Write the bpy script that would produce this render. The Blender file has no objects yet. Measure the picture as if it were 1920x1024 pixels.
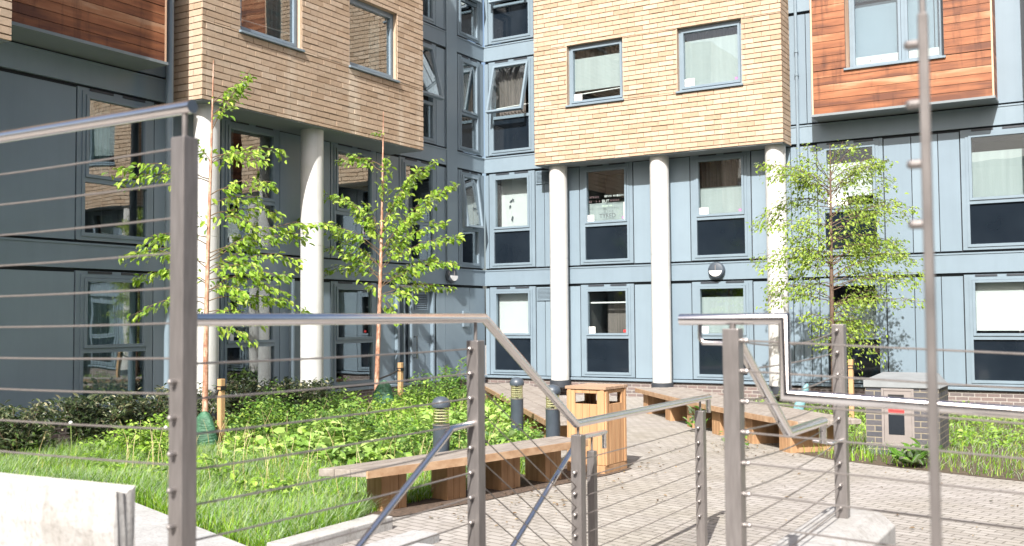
import bpy, bmesh, math, random
import numpy as np
from mathutils import Matrix, Vector
random.seed(7); rng = np.random.default_rng(11)
S = bpy.context.scene
COL = S.collection
PI = math.pi

# ------------------------------------------------------------------ helpers
class MB:
    """collects geometry and links it as one mesh object"""
    def __init__(s): s.v = []; s.f = []; s.sm = []
    def add(s, vs, fs, smooth=False, M=None):
        b = len(s.v)
        for p in vs:
            p = Vector(p)
            s.v.append(tuple(M @ p) if M else tuple(p))
        for f in fs: s.f.append([b + i for i in f]); s.sm.append(smooth)
        return s
    def box(s, x0, x1, y0, y1, z0, z1, M=None):
        vs = [(x0,y0,z0),(x1,y0,z0),(x1,y1,z0),(x0,y1,z0),(x0,y0,z1),(x1,y0,z1),(x1,y1,z1),(x0,y1,z1)]
        return s.add(vs, [(0,3,2,1),(4,5,6,7),(0,1,5,4),(1,2,6,5),(2,3,7,6),(3,0,4,7)], M=M)
    def quad(s, *p, M=None): return s.add(p, [tuple(range(len(p)))], M=M)
    def prism(s, poly, z0, z1, M=None):
        n = len(poly)
        vs = [(x,y,z0) for x,y in poly] + [(x,y,z1) for x,y in poly]
        fs = [tuple(range(n))[::-1], tuple(range(n, 2*n))] + [(i,(i+1)%n,n+(i+1)%n,n+i) for i in range(n)]
        return s.add(vs, fs, M=M)
    def ring(s, x0, x1, z0, z1, w, y0, y1, M=None, wb=None, wt=None):
        """rectangular frame in the xz plane, four butted members"""
        wb = w if wb is None else wb; wt = w if wt is None else wt
        s.box(x0, x0+w, y0, y1, z0, z1, M); s.box(x1-w, x1, y0, y1, z0, z1, M)
        s.box(x0+w, x1-w, y0, y1, z0, z0+wb, M); s.box(x0+w, x1-w, y0, y1, z1-wt, z1, M)
        return s
    def tube(s, path, r, seg=12, caps=True, radii=None):
        pts = [Vector(p) for p in path]; n = len(pts); b = len(s.v)
        rr = radii or [r]*n
        d0 = (pts[1]-pts[0]).normalized()
        ref = Vector((0,0,1)) if abs(d0.z) < .9 else Vector((1,0,0))
        prev = None
        for i,p in enumerate(pts):
            a = (pts[i]-pts[i-1]).normalized() if i else None
            c = (pts[i+1]-pts[i]).normalized() if i < n-1 else None
            t = ((a or c)+(c or a)).normalized()
            u = (ref - t*ref.dot(t)).normalized() if prev is None else (prev - t*prev.dot(t)).normalized()
            prev = u; w = t.cross(u)
            k = 1.0
            if a and c:
                k = 1/max(.5, math.sqrt((1+a.dot(c))/2))
            m = (a-c) if (a and c) else None
            for j in range(seg):
                q = u*math.cos(2*PI*j/seg) + w*math.sin(2*PI*j/seg)
                if m and m.length > 1e-4:
                    mm = m.normalized(); q = q + mm*(q.dot(mm)*(k-1))
                s.v.append(tuple(p + q*rr[i]))
        for i in range(n-1):
            for j in range(seg):
                s.f.append([b+i*seg+j, b+i*seg+(j+1)%seg, b+(i+1)*seg+(j+1)%seg, b+(i+1)*seg+j]); s.sm.append(True)
        if caps:
            s.f.append([b+j for j in range(seg)][::-1]); s.sm.append(False)
            s.f.append([b+(n-1)*seg+j for j in range(seg)]); s.sm.append(False)
        return s
    def lathe(s, prof, seg=24, M=None):
        vs = []; fs = []; n = len(prof)
        for r,z in prof:
            for j in range(seg):
                a = 2*PI*j/seg; vs.append((max(r,1e-4)*math.cos(a), max(r,1e-4)*math.sin(a), z))
        for i in range(n-1):
            for j in range(seg): fs.append((i*seg+j, i*seg+(j+1)%seg, (i+1)*seg+(j+1)%seg, (i+1)*seg+j))
        fs.append(tuple(range(seg))[::-1]); fs.append(tuple(range((n-1)*seg, n*seg)))
        return s.add(vs, fs, smooth=True, M=M)
    def ball(s, c, r, seg=10, sc=(1,1,1)):
        vs = []; fs = []; n = seg//2
        for i in range(n+1):
            t = PI*i/n
            for j in range(seg):
                a = 2*PI*j/seg
                vs.append((c[0]+r*sc[0]*math.sin(t)*math.cos(a), c[1]+r*sc[1]*math.sin(t)*math.sin(a), c[2]+r*sc[2]*math.cos(t)))
        for i in range(n):
            for j in range(seg): fs.append((i*seg+j, (i+1)*seg+j, (i+1)*seg+(j+1)%seg, i*seg+(j+1)%seg))
        return s.add(vs, fs, smooth=True)
    def build(s, name, mat, parent=None, bevel=0, loc=None):
        me = bpy.data.meshes.new(name); me.from_pydata(s.v, [], s.f)
        me.polygons.foreach_set('use_smooth', s.sm); me.materials.append(mat); me.update()
        if any(s.sm): me.set_sharp_from_angle(angle=math.radians(38))
        o = bpy.data.objects.new(name, me); COL.objects.link(o)
        if parent: o.parent = parent
        if loc: o.location = loc
        if bevel:
            m = o.modifiers.new('bevel', 'BEVEL'); m.width = bevel; m.segments = 2; m.limit_method = 'ANGLE'
        return o

def np_mesh(name, V, F, mat, parent=None, smooth=False):
    """V (n,3), F (m,k) arrays"""
    me = bpy.data.meshes.new(name); n, k = len(V), F.shape[1]
    me.vertices.add(n); me.vertices.foreach_set('co', np.asarray(V, np.float32).ravel())
    me.loops.add(F.size); me.loops.foreach_set('vertex_index', np.asarray(F, np.int32).ravel())
    me.polygons.add(len(F)); me.polygons.foreach_set('loop_start', np.arange(0, F.size, k, dtype=np.int32))
    me.polygons.foreach_set('use_smooth', np.full(len(F), smooth))
    me.update(calc_edges=True); me.validate(); me.materials.append(mat)
    o = bpy.data.objects.new(name, me); COL.objects.link(o)
    if parent: o.parent = parent
    return o

def tag(o, label=None, cat=None, group=None, kind=None):
    if label: o['label'] = label
    if cat: o['category'] = cat
    if group: o['group'] = group
    if kind: o['kind'] = kind
    return o
def thing(name, label, cat, loc=(0,0,0), rz=0, group=None):
    o = bpy.data.objects.new(name, None); COL.objects.link(o)
    o.empty_display_size = .2; o.location = loc; o.rotation_euler = (0,0,rz)
    return tag(o, label, cat, group)
def copy_tree(o, parent=None):
    c = o.copy(); COL.objects.link(c); c.parent = parent
    for ch in o.children: copy_tree(ch, c)
    return c

# ------------------------------------------------------------------ materials
def mat(name):
    m = bpy.data.materials.new(name); m.use_nodes = True
    nt = m.node_tree; return m, nt, nt.nodes['Principled BSDF']
def nd(nt, t, **kw):
    n = nt.nodes.new(t)
    for k,v in kw.items(): setattr(n, k, v)
    return n
def setin(n, **kw):
    for k,v in kw.items(): n.inputs[k.replace('_',' ')].default_value = v
def rgba(c): return (*c, 1)
def mix_rgb(nt, fac, a, b, mode='MIX'):
    n = nd(nt, 'ShaderNodeMix', data_type='RGBA', blend_type=mode)
    for sock, val in ((n.inputs[0], fac), (n.inputs[6], a), (n.inputs[7], b)):
        if hasattr(val, 'links') or isinstance(val, bpy.types.NodeSocket): nt.links.new(val, sock)
        else: sock.default_value = rgba(val) if isinstance(val, tuple) and len(val) == 3 else val
    return n.outputs[2]
def ramp(nt, fac, stops):
    n = nd(nt, 'ShaderNodeValToRGB'); cr = n.color_ramp
    while len(cr.elements) < len(stops): cr.elements.new(.5)
    for e,(p,c) in zip(cr.elements, stops): e.position = p; e.color = rgba(c)
    nt.links.new(fac, n.inputs[0]); return n.outputs[0]
def objco(nt, scale=(1,1,1), rot=(0,0,0), loc=(0,0,0)):
    tc = nd(nt, 'ShaderNodeTexCoord'); mp = nd(nt, 'ShaderNodeMapping')
    mp.inputs['Scale'].default_value = scale; mp.inputs['Rotation'].default_value = rot; mp.inputs['Location'].default_value = loc
    nt.links.new(tc.outputs['Object'], mp.inputs[0]); return mp.outputs[0]
def noise(nt, vec, scale, detail=4, rough=.55):
    n = nd(nt, 'ShaderNodeTexNoise'); setin(n, Scale=scale, Detail=detail, Roughness=rough)
    nt.links.new(vec, n.inputs['Vector']); return n.outputs['Fac']
def bump(nt, b, height, strength=.3, dist=.01):
    n = nd(nt, 'ShaderNodeBump'); setin(n, Strength=strength, Distance=dist)
    nt.links.new(height, n.inputs['Height']); nt.links.new(n.outputs[0], b.inputs['Normal'])
def simple(name, c, rough=.5, metal=0, var=.12, vscale=6, spec=.5, bmp=0, stretch=(1,1,1)):
    m, nt, b = mat(name); v = objco(nt, stretch)
    n = noise(nt, v, vscale)
    lo = tuple(x*(1-var) for x in c); hi = tuple(min(1, x*(1+var)) for x in c)
    nt.links.new(ramp(nt, n, [(.3, lo), (.7, hi)]), b.inputs['Base Color'])
    setin(b, Roughness=rough, Metallic=metal); b.inputs['Specular IOR Level'].default_value = spec
    if bmp: bump(nt, b, noise(nt, v, vscale*6), bmp, .004)
    return m

M = {}
def m_panel():
    m, nt, b = mat('blue_grey_panel'); v = objco(nt); ge = nd(nt, 'ShaderNodeNewGeometry')
    c = ramp(nt, ge.outputs['Random Per Island'], [(0,(.172,.226,.274)),(1,(.200,.260,.310))])
    st = noise(nt, objco(nt,(1.5,1.5,.10)), 5, 5, .65); n2 = noise(nt, v, 1.4, 5)
    c = mix_rgb(nt, .18, c, ramp(nt, st, [(.32,(.80,.79,.77)),(.55,(1,1,1)),(.75,(1.0,1.0,1.0))]), 'MULTIPLY')
    c = mix_rgb(nt, .4, c, ramp(nt, n2, [(.35,(.86,.86,.86)),(.62,(1,1,1))]), 'MULTIPLY')
    nt.links.new(c, b.inputs['Base Color']); setin(b, Roughness=.38)
    bump(nt, b, noise(nt, v, .9, 2), .25, .03); return m
M['panel'] = m_panel()
M['panel_frame'] = simple('blue_grey_frame', (.172,.224,.268), .36, 0, .06, 3)
M['soffit'] = simple('soffit_grey', (.18,.205,.22), .6, 0, .05, 2)
M['gap'] = simple('dark_gap', (.03,.035,.04), .9, 0, .1, 3)
def m_column():
    m, nt, b = mat('white_column_paint'); v = objco(nt)
    st = noise(nt, objco(nt,(3,3,.12)), 4, 6, .7); n2 = noise(nt, v, 3, 5)
    c = mix_rgb(nt, .5, (.54,.54,.53), ramp(nt, st, [(.34,(.78,.76,.72)),(.52,(1,1,1))]), 'MULTIPLY')
    c = mix_rgb(nt, .5, c, ramp(nt, n2, [(.30,(.84,.83,.80)),(.5,(1,1,1))]), 'MULTIPLY')
    nt.links.new(c, b.inputs['Base Color']); setin(b, Roughness=.55); return m
M['column'] = m_column()
M['dark_trim'] = simple('dark_trim', (.035,.04,.05), .5, 0, .1, 3)
M['lid_grey'] = simple('cabinet_lid_grey', (.21,.225,.235), .7, 0, .12, 4, bmp=.2)
M['steel'] = None
def m_conc(name, base, dark):
    m, nt, b = mat(name); v = objco(nt)
    n = noise(nt, v, 2.2, 7, .7); n2 = noise(nt, v, 45, 4); n3 = noise(nt, objco(nt,(4,4,.5)), 3, 5, .7)
    c = ramp(nt, n, [(.28,dark),(.46,tuple(x*.9 for x in base)),(.62,base)])
    c = mix_rgb(nt, .45, c, ramp(nt, n2, [(.34,(.55,.53,.5)),(.5,(1,1,1))]), 'MULTIPLY')
    c = mix_rgb(nt, .4, c, ramp(nt, n3, [(.36,(.62,.58,.52)),(.50,(1,1,1))]), 'MULTIPLY')
    nt.links.new(c, b.inputs['Base Color']); setin(b, Roughness=.9); bump(nt, b, n2, .5, .006); return m
M['concrete'] = m_conc('pale_concrete', (.40,.392,.383), (.28,.265,.245))
M['coping'] = m_conc('pale_coping', (.385,.388,.392), (.29,.284,.275))
M['bollard'] = simple('bollard_grey', (.055,.07,.09), .42, 0, .15, 5)
M['plastic_green'] = None
M['white_card'] = simple('white_card', (.75,.75,.73), .8, 0, .03, 4)
M['blind'] = simple('white_blind', (.50,.51,.505), .85, 0, .03, 3)
M['blind_grey'] = simple('grey_green_blind', (.30,.335,.335), .85, 0, .08, 2, stretch=(6,6,.3))
M['blind_tan'] = None
M['curtain'] = simple('pale_curtain', (.36,.43,.43), .9, 0, .25, 3, stretch=(9,9,.15))
M['curtain_brown'] = simple('brown_curtain', (.13,.11,.10), .9, 0, .35, 3, stretch=(9,9,.15))
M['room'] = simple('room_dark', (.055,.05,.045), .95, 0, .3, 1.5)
M['red'] = simple('red_label', (.55,.03,.03), .6, 0, .05, 5)
M['purple'] = simple('sticker_purple', (.30,.16,.30), .6, 0, .05, 5)
M['ink'] = simple('ink', (.05,.06,.07), .8, 0, .05, 5)
M['white_ink'] = simple('white_ink', (.34,.40,.39), .8, 0, .05, 5)
M['pink_ink'] = simple('pink_ink', (.17,.12,.13), .8, 0, .05, 5)
M['green_ink'] = simple('green_ink', (.45,.62,.47), .8, 0, .05, 5)
M['soil'] = simple('soil', (.075,.055,.035), .95, 0, .5, 14, bmp=.6)
M['mulch'] = simple('bark_mulch', (.085,.058,.042), .95, 0, .6, 40, bmp=.8)
M['black'] = simple('black_rubber', (.012,.012,.013), .6, 0, .1, 5)
M['lens'] = simple('frosted_lens', (.7,.7,.7), .25, 0, .05, 5)
M['cab_metal'] = simple('cabinet_grey', (.23,.205,.195), .45, 0, .08, 5)
M['seed'] = simple('seed_head', (.7,.7,.66), .9, 0, .05, 9)
M['stalk'] = simple('stalk', (.22,.30,.08), .8, 0, .1, 9)

def m_steel():
    m, nt, b = mat('brushed_steel'); v = objco(nt, (1,1,.12))
    n = noise(nt, v, 60, 3)
    nt.links.new(ramp(nt, n, [(.3,(.195,.178,.172)),(.7,(.255,.236,.228))]), b.inputs['Base Color'])
    setin(b, Roughness=.36, Metallic=.55)
    v2 = objco(nt, (1,1,1)); n2 = noise(nt, v2, 7, 5)
    r = nd(nt, 'ShaderNodeMapRange'); setin(r, From_Min=.3, From_Max=.7, To_Min=.28, To_Max=.44)
    nt.links.new(n2, r.inputs[0]); nt.links.new(r.outputs[0], b.inputs['Roughness'])
    bump(nt, b, n, .03, .002); return m
M['steel'] = m_steel()
def m_tube():
    m, nt, b = mat('polished_steel_tube'); v = objco(nt); n = noise(nt, v, 9, 5)
    nt.links.new(ramp(nt, n, [(.3,(.78,.75,.745)),(.7,(.82,.79,.785))]), b.inputs['Base Color'])
    setin(b, Roughness=.24, Metallic=1.0)
    r = nd(nt, 'ShaderNodeMapRange'); setin(r, From_Min=.3, From_Max=.7, To_Min=.15, To_Max=.19)
    nt.links.new(n, r.inputs[0]); nt.links.new(r.outputs[0], b.inputs['Roughness']); return m
M['tube'] = m_tube()
M['cable'] = simple('cable_steel', (.27,.245,.23), .4, .6, .1, 30)

def m_brick(name, c1, c2, mortar, bw, rh, ms, bumps=.5):
    m, nt, b = mat(name)
    tc = nd(nt, 'ShaderNodeTexCoord'); sp = nd(nt, 'ShaderNodeSeparateXYZ'); nt.links.new(tc.outputs['Object'], sp.inputs[0])
    ad = nd(nt, 'ShaderNodeMath', operation='ADD'); nt.links.new(sp.outputs[0], ad.inputs[0]); nt.links.new(sp.outputs[1], ad.inputs[1])
    cb = nd(nt, 'ShaderNodeCombineXYZ'); nt.links.new(ad.outputs[0], cb.inputs[0]); nt.links.new(sp.outputs[2], cb.inputs[1])
    br = nd(nt, 'ShaderNodeTexBrick'); br.offset = .5
    setin(br, Scale=1.0, Mortar_Size=ms, Mortar_Smooth=.2, Bias=0.0, Brick_Width=bw, Row_Height=rh)
    br.inputs['Color1'].default_value = rgba(c1); br.inputs['Color2'].default_value = rgba(c2); br.inputs['Mortar'].default_value = rgba(mortar)
    nt.links.new(cb.outputs[0], br.inputs['Vector'])
    n = noise(nt, cb.outputs[0], 22, 5); n2 = noise(nt, cb.outputs[0], .7, 3)
    c = mix_rgb(nt, .35, br.outputs['Color'], ramp(nt, n, [(.3,(.62,.62,.62)),(.7,(1,1,1))]), 'MULTIPLY')
    c = mix_rgb(nt, .5, c, ramp(nt, n2, [(.35,(.86,.85,.82)),(.65,(1,1,1))]), 'MULTIPLY')
    nt.links.new(c, b.inputs['Base Color']); setin(b, Roughness=.9); b.inputs['Specular IOR Level'].default_value = .2
    mx = nd(nt, 'ShaderNodeMath', operation='SUBTRACT'); nt.links.new(n, mx.inputs[0]); nt.links.new(br.outputs['Fac'], mx.inputs[1])
    bump(nt, b, mx.outputs[0], bumps, .012); return m
def m_buff():
    m, nt, b = mat('buff_brick'); v = objco(nt)
    ge = nd(nt, 'ShaderNodeNewGeometry'); c = ramp(nt, ge.outputs['Random Per Island'], [(0,(.39,.285,.20)),(.3,(.45,.34,.25)),(.75,(.475,.365,.272)),(1,(.50,.40,.31))])
    n = noise(nt, v, 16, 6, .65); n2 = noise(nt, v, .6, 4); n3 = noise(nt, objco(nt,(1,1,.12)), 1.6, 4)
    c = mix_rgb(nt, .35, c, ramp(nt, n, [(.3,(.66,.64,.60)),(.6,(1,1,1))]), 'MULTIPLY')
    c = mix_rgb(nt, .5, c, ramp(nt, n2, [(.35,(.86,.845,.82)),(.65,(1,1,1))]), 'MULTIPLY')
    c = mix_rgb(nt, ramp(nt, n3, [(.60,(0,0,0)),(.72,(.35,.35,.35))]), c, (.66,.60,.50))
    nt.links.new(c, b.inputs['Base Color']); setin(b, Roughness=.9); b.inputs['Specular IOR Level'].default_value = .2
    bump(nt, b, n, .4, .010); return m
M['brick'] = m_buff()
M['brick_dark'] = m_brick('blue_engineering_brick', (.075,.078,.092), (.13,.122,.13), (.27,.24,.185), .225, .075, .007)
M['brick_plinth'] = m_brick('plinth_brick', (.20,.15,.14), (.14,.12,.12), (.33,.31,.29), .225, .075, .009)
M['brick_mortar'] = simple('brick_bed_joint', (.23,.165,.11), .95, 0, .2, 8)

def m_timber(name, cols, bh=.148):
    m, nt, b = mat(name)
    tc = nd(nt, 'ShaderNodeTexCoord'); sp = nd(nt, 'ShaderNodeSeparateXYZ'); nt.links.new(tc.outputs['Object'], sp.inputs[0])
    dv = nd(nt, 'ShaderNodeMath', operation='DIVIDE'); nt.links.new(sp.outputs[2], dv.inputs[0]); dv.inputs[1].default_value = bh
    fl = nd(nt, 'ShaderNodeMath', operation='FLOOR'); nt.links.new(dv.outputs[0], fl.inputs[0])
    wn = nd(nt, 'ShaderNodeTexWhiteNoise', noise_dimensions='1D'); nt.links.new(fl.outputs[0], wn.inputs['W'])
    ad = nd(nt, 'ShaderNodeMath', operation='ADD'); nt.links.new(sp.outputs[0], ad.inputs[0]); nt.links.new(sp.outputs[1], ad.inputs[1])
    rr = nd(nt, 'ShaderNodeMath', operation='MULTIPLY_ADD'); nt.links.new(wn.outputs['Value'], rr.inputs[0]); rr.inputs[1].default_value = 7; nt.links.new(ad.outputs[0], rr.inputs[2])
    cb = nd(nt, 'ShaderNodeCombineXYZ'); nt.links.new(rr.outputs[0], cb.inputs[0]); nt.links.new(dv.outputs[0], cb.inputs[1])
    n = noise(nt, cb.outputs[0], 1.15, 3, .5)
    mp2 = nd(nt, 'ShaderNodeMapping'); mp2.inputs['Scale'].default_value = (1.6, 22, 1); nt.links.new(cb.outputs[0], mp2.inputs[0])
    g = noise(nt, mp2.outputs[0], 2.6, 5, .6)
    s1 = nd(nt, 'ShaderNodeMath', operation='MULTIPLY_ADD'); nt.links.new(wn.outputs['Value'], s1.inputs[0]); s1.inputs[1].default_value = .42; nt.links.new(n, s1.inputs[2])
    s2 = nd(nt, 'ShaderNodeMath', operation='SUBTRACT'); nt.links.new(s1.outputs[0], s2.inputs[0]); s2.inputs[1].default_value = .21
    c = ramp(nt, s2.outputs[0], cols)
    c = mix_rgb(nt, .30, c, ramp(nt, g, [(.3,(.55,.50,.46)),(.6,(1,1,1))]), 'MULTIPLY')
    st = noise(nt, objco(nt,(2.2,2.2,.35)), 2.4, 5, .65)
    c = mix_rgb(nt, .75, c, ramp(nt, st, [(.30,(.42,.36,.34)),(.45,(1,1,1)),(.64,(1,1,1)),(.74,(1.25,1.35,1.5))]), 'MULTIPLY')
    nt.links.new(c, b.inputs['Base Color']); setin(b, Roughness=.62); bump(nt, b, g, .25, .004); return m
M['cedar'] = m_timber('orange_cedar', [(.26,(.12,.038,.016)),(.42,(.22,.075,.028)),(.55,(.29,.105,.042)),(.68,(.34,.15,.07)),(.80,(.41,.23,.135))])
M['cedar_edge'] = simple('pale_cedar_edge', (.55,.36,.24), .7, 0, .15, 4, stretch=(4,4,.4))

def m_wood(name, cols, axis_scale, grain=24, bmp=.3):
    m, nt, b = mat(name); oi = nd(nt, 'ShaderNodeObjectInfo')
    tc = nd(nt, 'ShaderNodeTexCoord'); mp = nd(nt, 'ShaderNodeMapping'); mp.inputs['Scale'].default_value = axis_scale
    nt.links.new(tc.outputs['Object'], mp.inputs[0])
    sc = nd(nt, 'ShaderNodeVectorMath', operation='SCALE'); sc.inputs[0].default_value = (9,5,7); nt.links.new(oi.outputs['Random'], sc.inputs['Scale'])
    va = nd(nt, 'ShaderNodeVectorMath', operation='ADD'); nt.links.new(mp.outputs[0], va.inputs[0]); nt.links.new(sc.outputs[0], va.inputs[1])
    n = noise(nt, va.outputs[0], grain, 5, .6); n2 = noise(nt, va.outputs[0], 2.5, 3)
    c = ramp(nt, n, cols); c = mix_rgb(nt, .5, c, ramp(nt, n2, [(.3,(.72,.7,.68)),(.7,(1,1,1))]), 'MULTIPLY')
    nt.links.new(c, b.inputs['Base Color']); setin(b, Roughness=.75); bump(nt, b, n, bmp, .004); return m
M['wood_weathered'] = m_wood('weathered_bench_wood', [(.3,(.19,.162,.14)),(.7,(.34,.305,.275))], (1,.06,1), 26)
M['wood_edge'] = m_wood('orange_seat_edge', [(.3,(.30,.17,.09)),(.7,(.48,.33,.21))], (2,.3,1), 12)
M['wood_leg'] = m_wood('orange_bench_leg', [(.3,(.30,.165,.08)),(.7,(.46,.28,.15))], (1,1,.08), 18)
M['wood_bin'] = m_wood('bin_larch', [(.3,(.36,.19,.09)),(.7,(.50,.30,.155))], (1,1,.07), 20)
M['wood_lid'] = m_wood('bin_lid_wood', [(.3,(.27,.17,.11)),(.7,(.42,.29,.20))], (.08,1,1), 20)
M['wood_stake'] = m_wood('stake_wood', [(.3,(.38,.22,.10)),(.7,(.56,.36,.19))], (1,1,.06), 30)

def m_bark():
    m, nt, b = mat('copper_birch_bark'); v = objco(nt, (3,3,1)); n = noise(nt, v, 9, 5)
    v2 = objco(nt, (1,1,9)); n2 = noise(nt, v2, 6, 3)
    c = ramp(nt, n, [(.30,(.19,.085,.05)),(.5,(.42,.22,.145)),(.66,(.58,.42,.33))])
    c = mix_rgb(nt, .4, c, ramp(nt, n2, [(.35,(.5,.45,.42)),(.5,(1,1,1))]), 'MULTIPLY')
    nt.links.new(c, b.inputs['Base Color']); setin(b, Roughness=.55); return m
M['bark'] = m_bark()
M['bark_dark'] = simple('brown_bark', (.11,.07,.05), .8, 0, .35, 30)
M['twig'] = simple('twig', (.12,.08,.045), .8, 0, .3, 20)

def m_leaf(name, stops, trans=.45, rough=.5, gl=.12, patchy=0):
    m, nt, b = mat(name); nt.nodes.remove(b); out = nt.nodes['Material Output']
    ge = nd(nt, 'ShaderNodeNewGeometry'); c = ramp(nt, ge.outputs['Random Per Island'], stops)
    if patchy: c = mix_rgb(nt, .8, c, ramp(nt, noise(nt, objco(nt), patchy, 4, .65), [(.36,(.50,.60,.42)),(.52,(1,1,1)),(.66,(1.0,.93,.72))]), 'MULTIPLY')
    d = nd(nt, 'ShaderNodeBsdfDiffuse'); t = nd(nt, 'ShaderNodeBsdfTranslucent'); g = nd(nt, 'ShaderNodeBsdfGlossy')
    nt.links.new(c, d.inputs[0])
    c2 = mix_rgb(nt, 1.0, c, (1.0,1.0,.45), 'MULTIPLY'); nt.links.new(c2, t.inputs[0])
    g.inputs[0].default_value = (.9,.95,.9,1); g.inputs['Roughness'].default_value = rough
    m1 = nd(nt, 'ShaderNodeMixShader'); m1.inputs[0].default_value = trans; nt.links.new(d.outputs[0], m1.inputs[1]); nt.links.new(t.outputs[0], m1.inputs[2])
    fr = nd(nt, 'ShaderNodeFresnel'); fr.inputs[0].default_value = 1.35
    mm = nd(nt, 'ShaderNodeMath', operation='MULTIPLY'); nt.links.new(fr.outputs[0], mm.inputs[0]); mm.inputs[1].default_value = gl*5
    m2 = nd(nt, 'ShaderNodeMixShader'); nt.links.new(mm.outputs[0], m2.inputs[0]); nt.links.new(m1.outputs[0], m2.inputs[1]); nt.links.new(g.outputs[0], m2.inputs[2])
    nt.links.new(m2.outputs[0], out.inputs[0]); return m
M['leaf_birch'] = m_leaf('birch_leaf', [(0,(.13,.26,.025)),(.5,(.29,.46,.05)),(1,(.46,.58,.11))])
M['leaf_rowan'] = m_leaf('rowan_leaf', [(0,(.15,.25,.03)),(.5,(.30,.43,.06)),(1,(.46,.56,.13))])
M['grass'] = m_leaf('grass_blade', [(0,(.085,.21,.008)),(.5,(.20,.40,.018)),(.9,(.34,.52,.045)),(1,(.50,.48,.17))], .4, patchy=1.3)
M['weed'] = m_leaf('weed_leaf', [(0,(.10,.21,.018)),(.5,(.24,.41,.045)),(1,(.42,.56,.13))], .4, patchy=1.7)
M['weed_pale'] = m_leaf('pale_weed_leaf', [(0,(.17,.31,.055)),(.5,(.28,.43,.10)),(1,(.42,.54,.18))], .35)
M['weed_dark'] = m_leaf('nettle_leaf', [(0,(.05,.13,.02)),(.6,(.14,.26,.045)),(1,(.30,.42,.10))], .35)
M['litter'] = m_leaf('dry_leaf', [(0,(.06,.035,.02)),(.5,(.16,.10,.05)),(1,(.34,.25,.14))], .1)
M['straw'] = m_leaf('straw', [(0,(.30,.24,.10)),(1,(.55,.48,.26))], .2)
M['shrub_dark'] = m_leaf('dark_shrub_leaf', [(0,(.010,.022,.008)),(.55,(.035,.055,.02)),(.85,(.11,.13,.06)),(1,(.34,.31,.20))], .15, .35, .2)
M['shrub_green'] = m_leaf('green_shrub_leaf', [(0,(.05,.13,.015)),(.6,(.11,.24,.03)),(1,(.22,.38,.07))], .35)

def m_bag():
    m, nt, b = mat('green_watering_bag'); v = objco(nt, (1,1,1)); n = noise(nt, v, 7, 4)
    nt.links.new(ramp(nt, n, [(.3,(.015,.06,.03)),(.7,(.055,.17,.095))]), b.inputs['Base Color']); setin(b, Roughness=.45)
    v2 = objco(nt, (2,2,9)); bump(nt, b, noise(nt, v2, 5, 4), .9, .03); return m
M['plastic_green'] = m_bag()
M['teal_bag'] = simple('teal_bag', (.16,.34,.38), .5, 0, .25, 8, bmp=.3)

def m_blindtan():
    m, nt, b = mat('bamboo_blind'); v = objco(nt, (1,1,60)); n = noise(nt, v, 2, 3)
    nt.links.new(ramp(nt, n, [(.3,(.20,.12,.07)),(.7,(.42,.29,.18))]), b.inputs['Base Color']); setin(b, Roughness=.8); return m
M['blind_tan'] = m_blindtan()

def m_glass(name, tint, refl=1.0, rough=.0):
    m, nt, b = mat(name); nt.nodes.remove(b); out = nt.nodes['Material Output']
    t = nd(nt, 'ShaderNodeBsdfTransparent'); t.inputs[0].default_value = rgba(tint)
    g = nd(nt, 'ShaderNodeBsdfGlossy'); g.inputs['Roughness'].default_value = rough; g.inputs[0].default_value = (.95,.97,1,1)
    lw = nd(nt, 'ShaderNodeLayerWeight'); lw.inputs[0].default_value = .5
    pw = nd(nt, 'ShaderNodeMath', operation='POWER'); nt.links.new(lw.outputs['Facing'], pw.inputs[0]); pw.inputs[1].default_value = 5
    ma = nd(nt, 'ShaderNodeMath', operation='MULTIPLY_ADD'); nt.links.new(pw.outputs[0], ma.inputs[0]); ma.inputs[1].default_value = .95; ma.inputs[2].default_value = .045
    mm = nd(nt, 'ShaderNodeMath', operation='MULTIPLY'); nt.links.new(ma.outputs[0], mm.inputs[0]); mm.inputs[1].default_value = refl; mm.use_clamp = True
    tc = nd(nt, 'ShaderNodeTexCoord'); n = nd(nt, 'ShaderNodeTexNoise'); setin(n, Scale=1.1, Detail=1.0); nt.links.new(tc.outputs['Object'], n.inputs['Vector'])
    bp = nd(nt, 'ShaderNodeBump'); setin(bp, Strength=.12, Distance=.02); nt.links.new(n.outputs['Fac'], bp.inputs['Height']); nt.links.new(bp.outputs[0], g.inputs['Normal'])
    mx = nd(nt, 'ShaderNodeMixShader'); nt.links.new(mm.outputs[0], mx.inputs[0]); nt.links.new(t.outputs[0], mx.inputs[1]); nt.links.new(g.outputs[0], mx.inputs[2])
    nt.links.new(mx.outputs[0], out.inputs[0]); return m
M['glass'] = m_glass('window_glass', (.93,.96,.96), 1.3)
M['glass_left'] = m_glass('coated_window_glass', (.78,.84,.84), 3.6)
M['lamp_glass'] = m_glass('lamp_glass', (.8,.8,.6), 1.5)
def m_spandrel():
    m, nt, b = mat('dark_spandrel_glass'); v = objco(nt); n = noise(nt, v, 1.2, 2)
    nt.links.new(ramp(nt, n, [(.3,(.007,.011,.017)),(.7,(.013,.019,.027))]), b.inputs['Base Color']); setin(b, Roughness=.06, IOR=1.5)
    bump(nt, b, n, .05, .02); return m
M['spandrel'] = m_spandrel()

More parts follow.
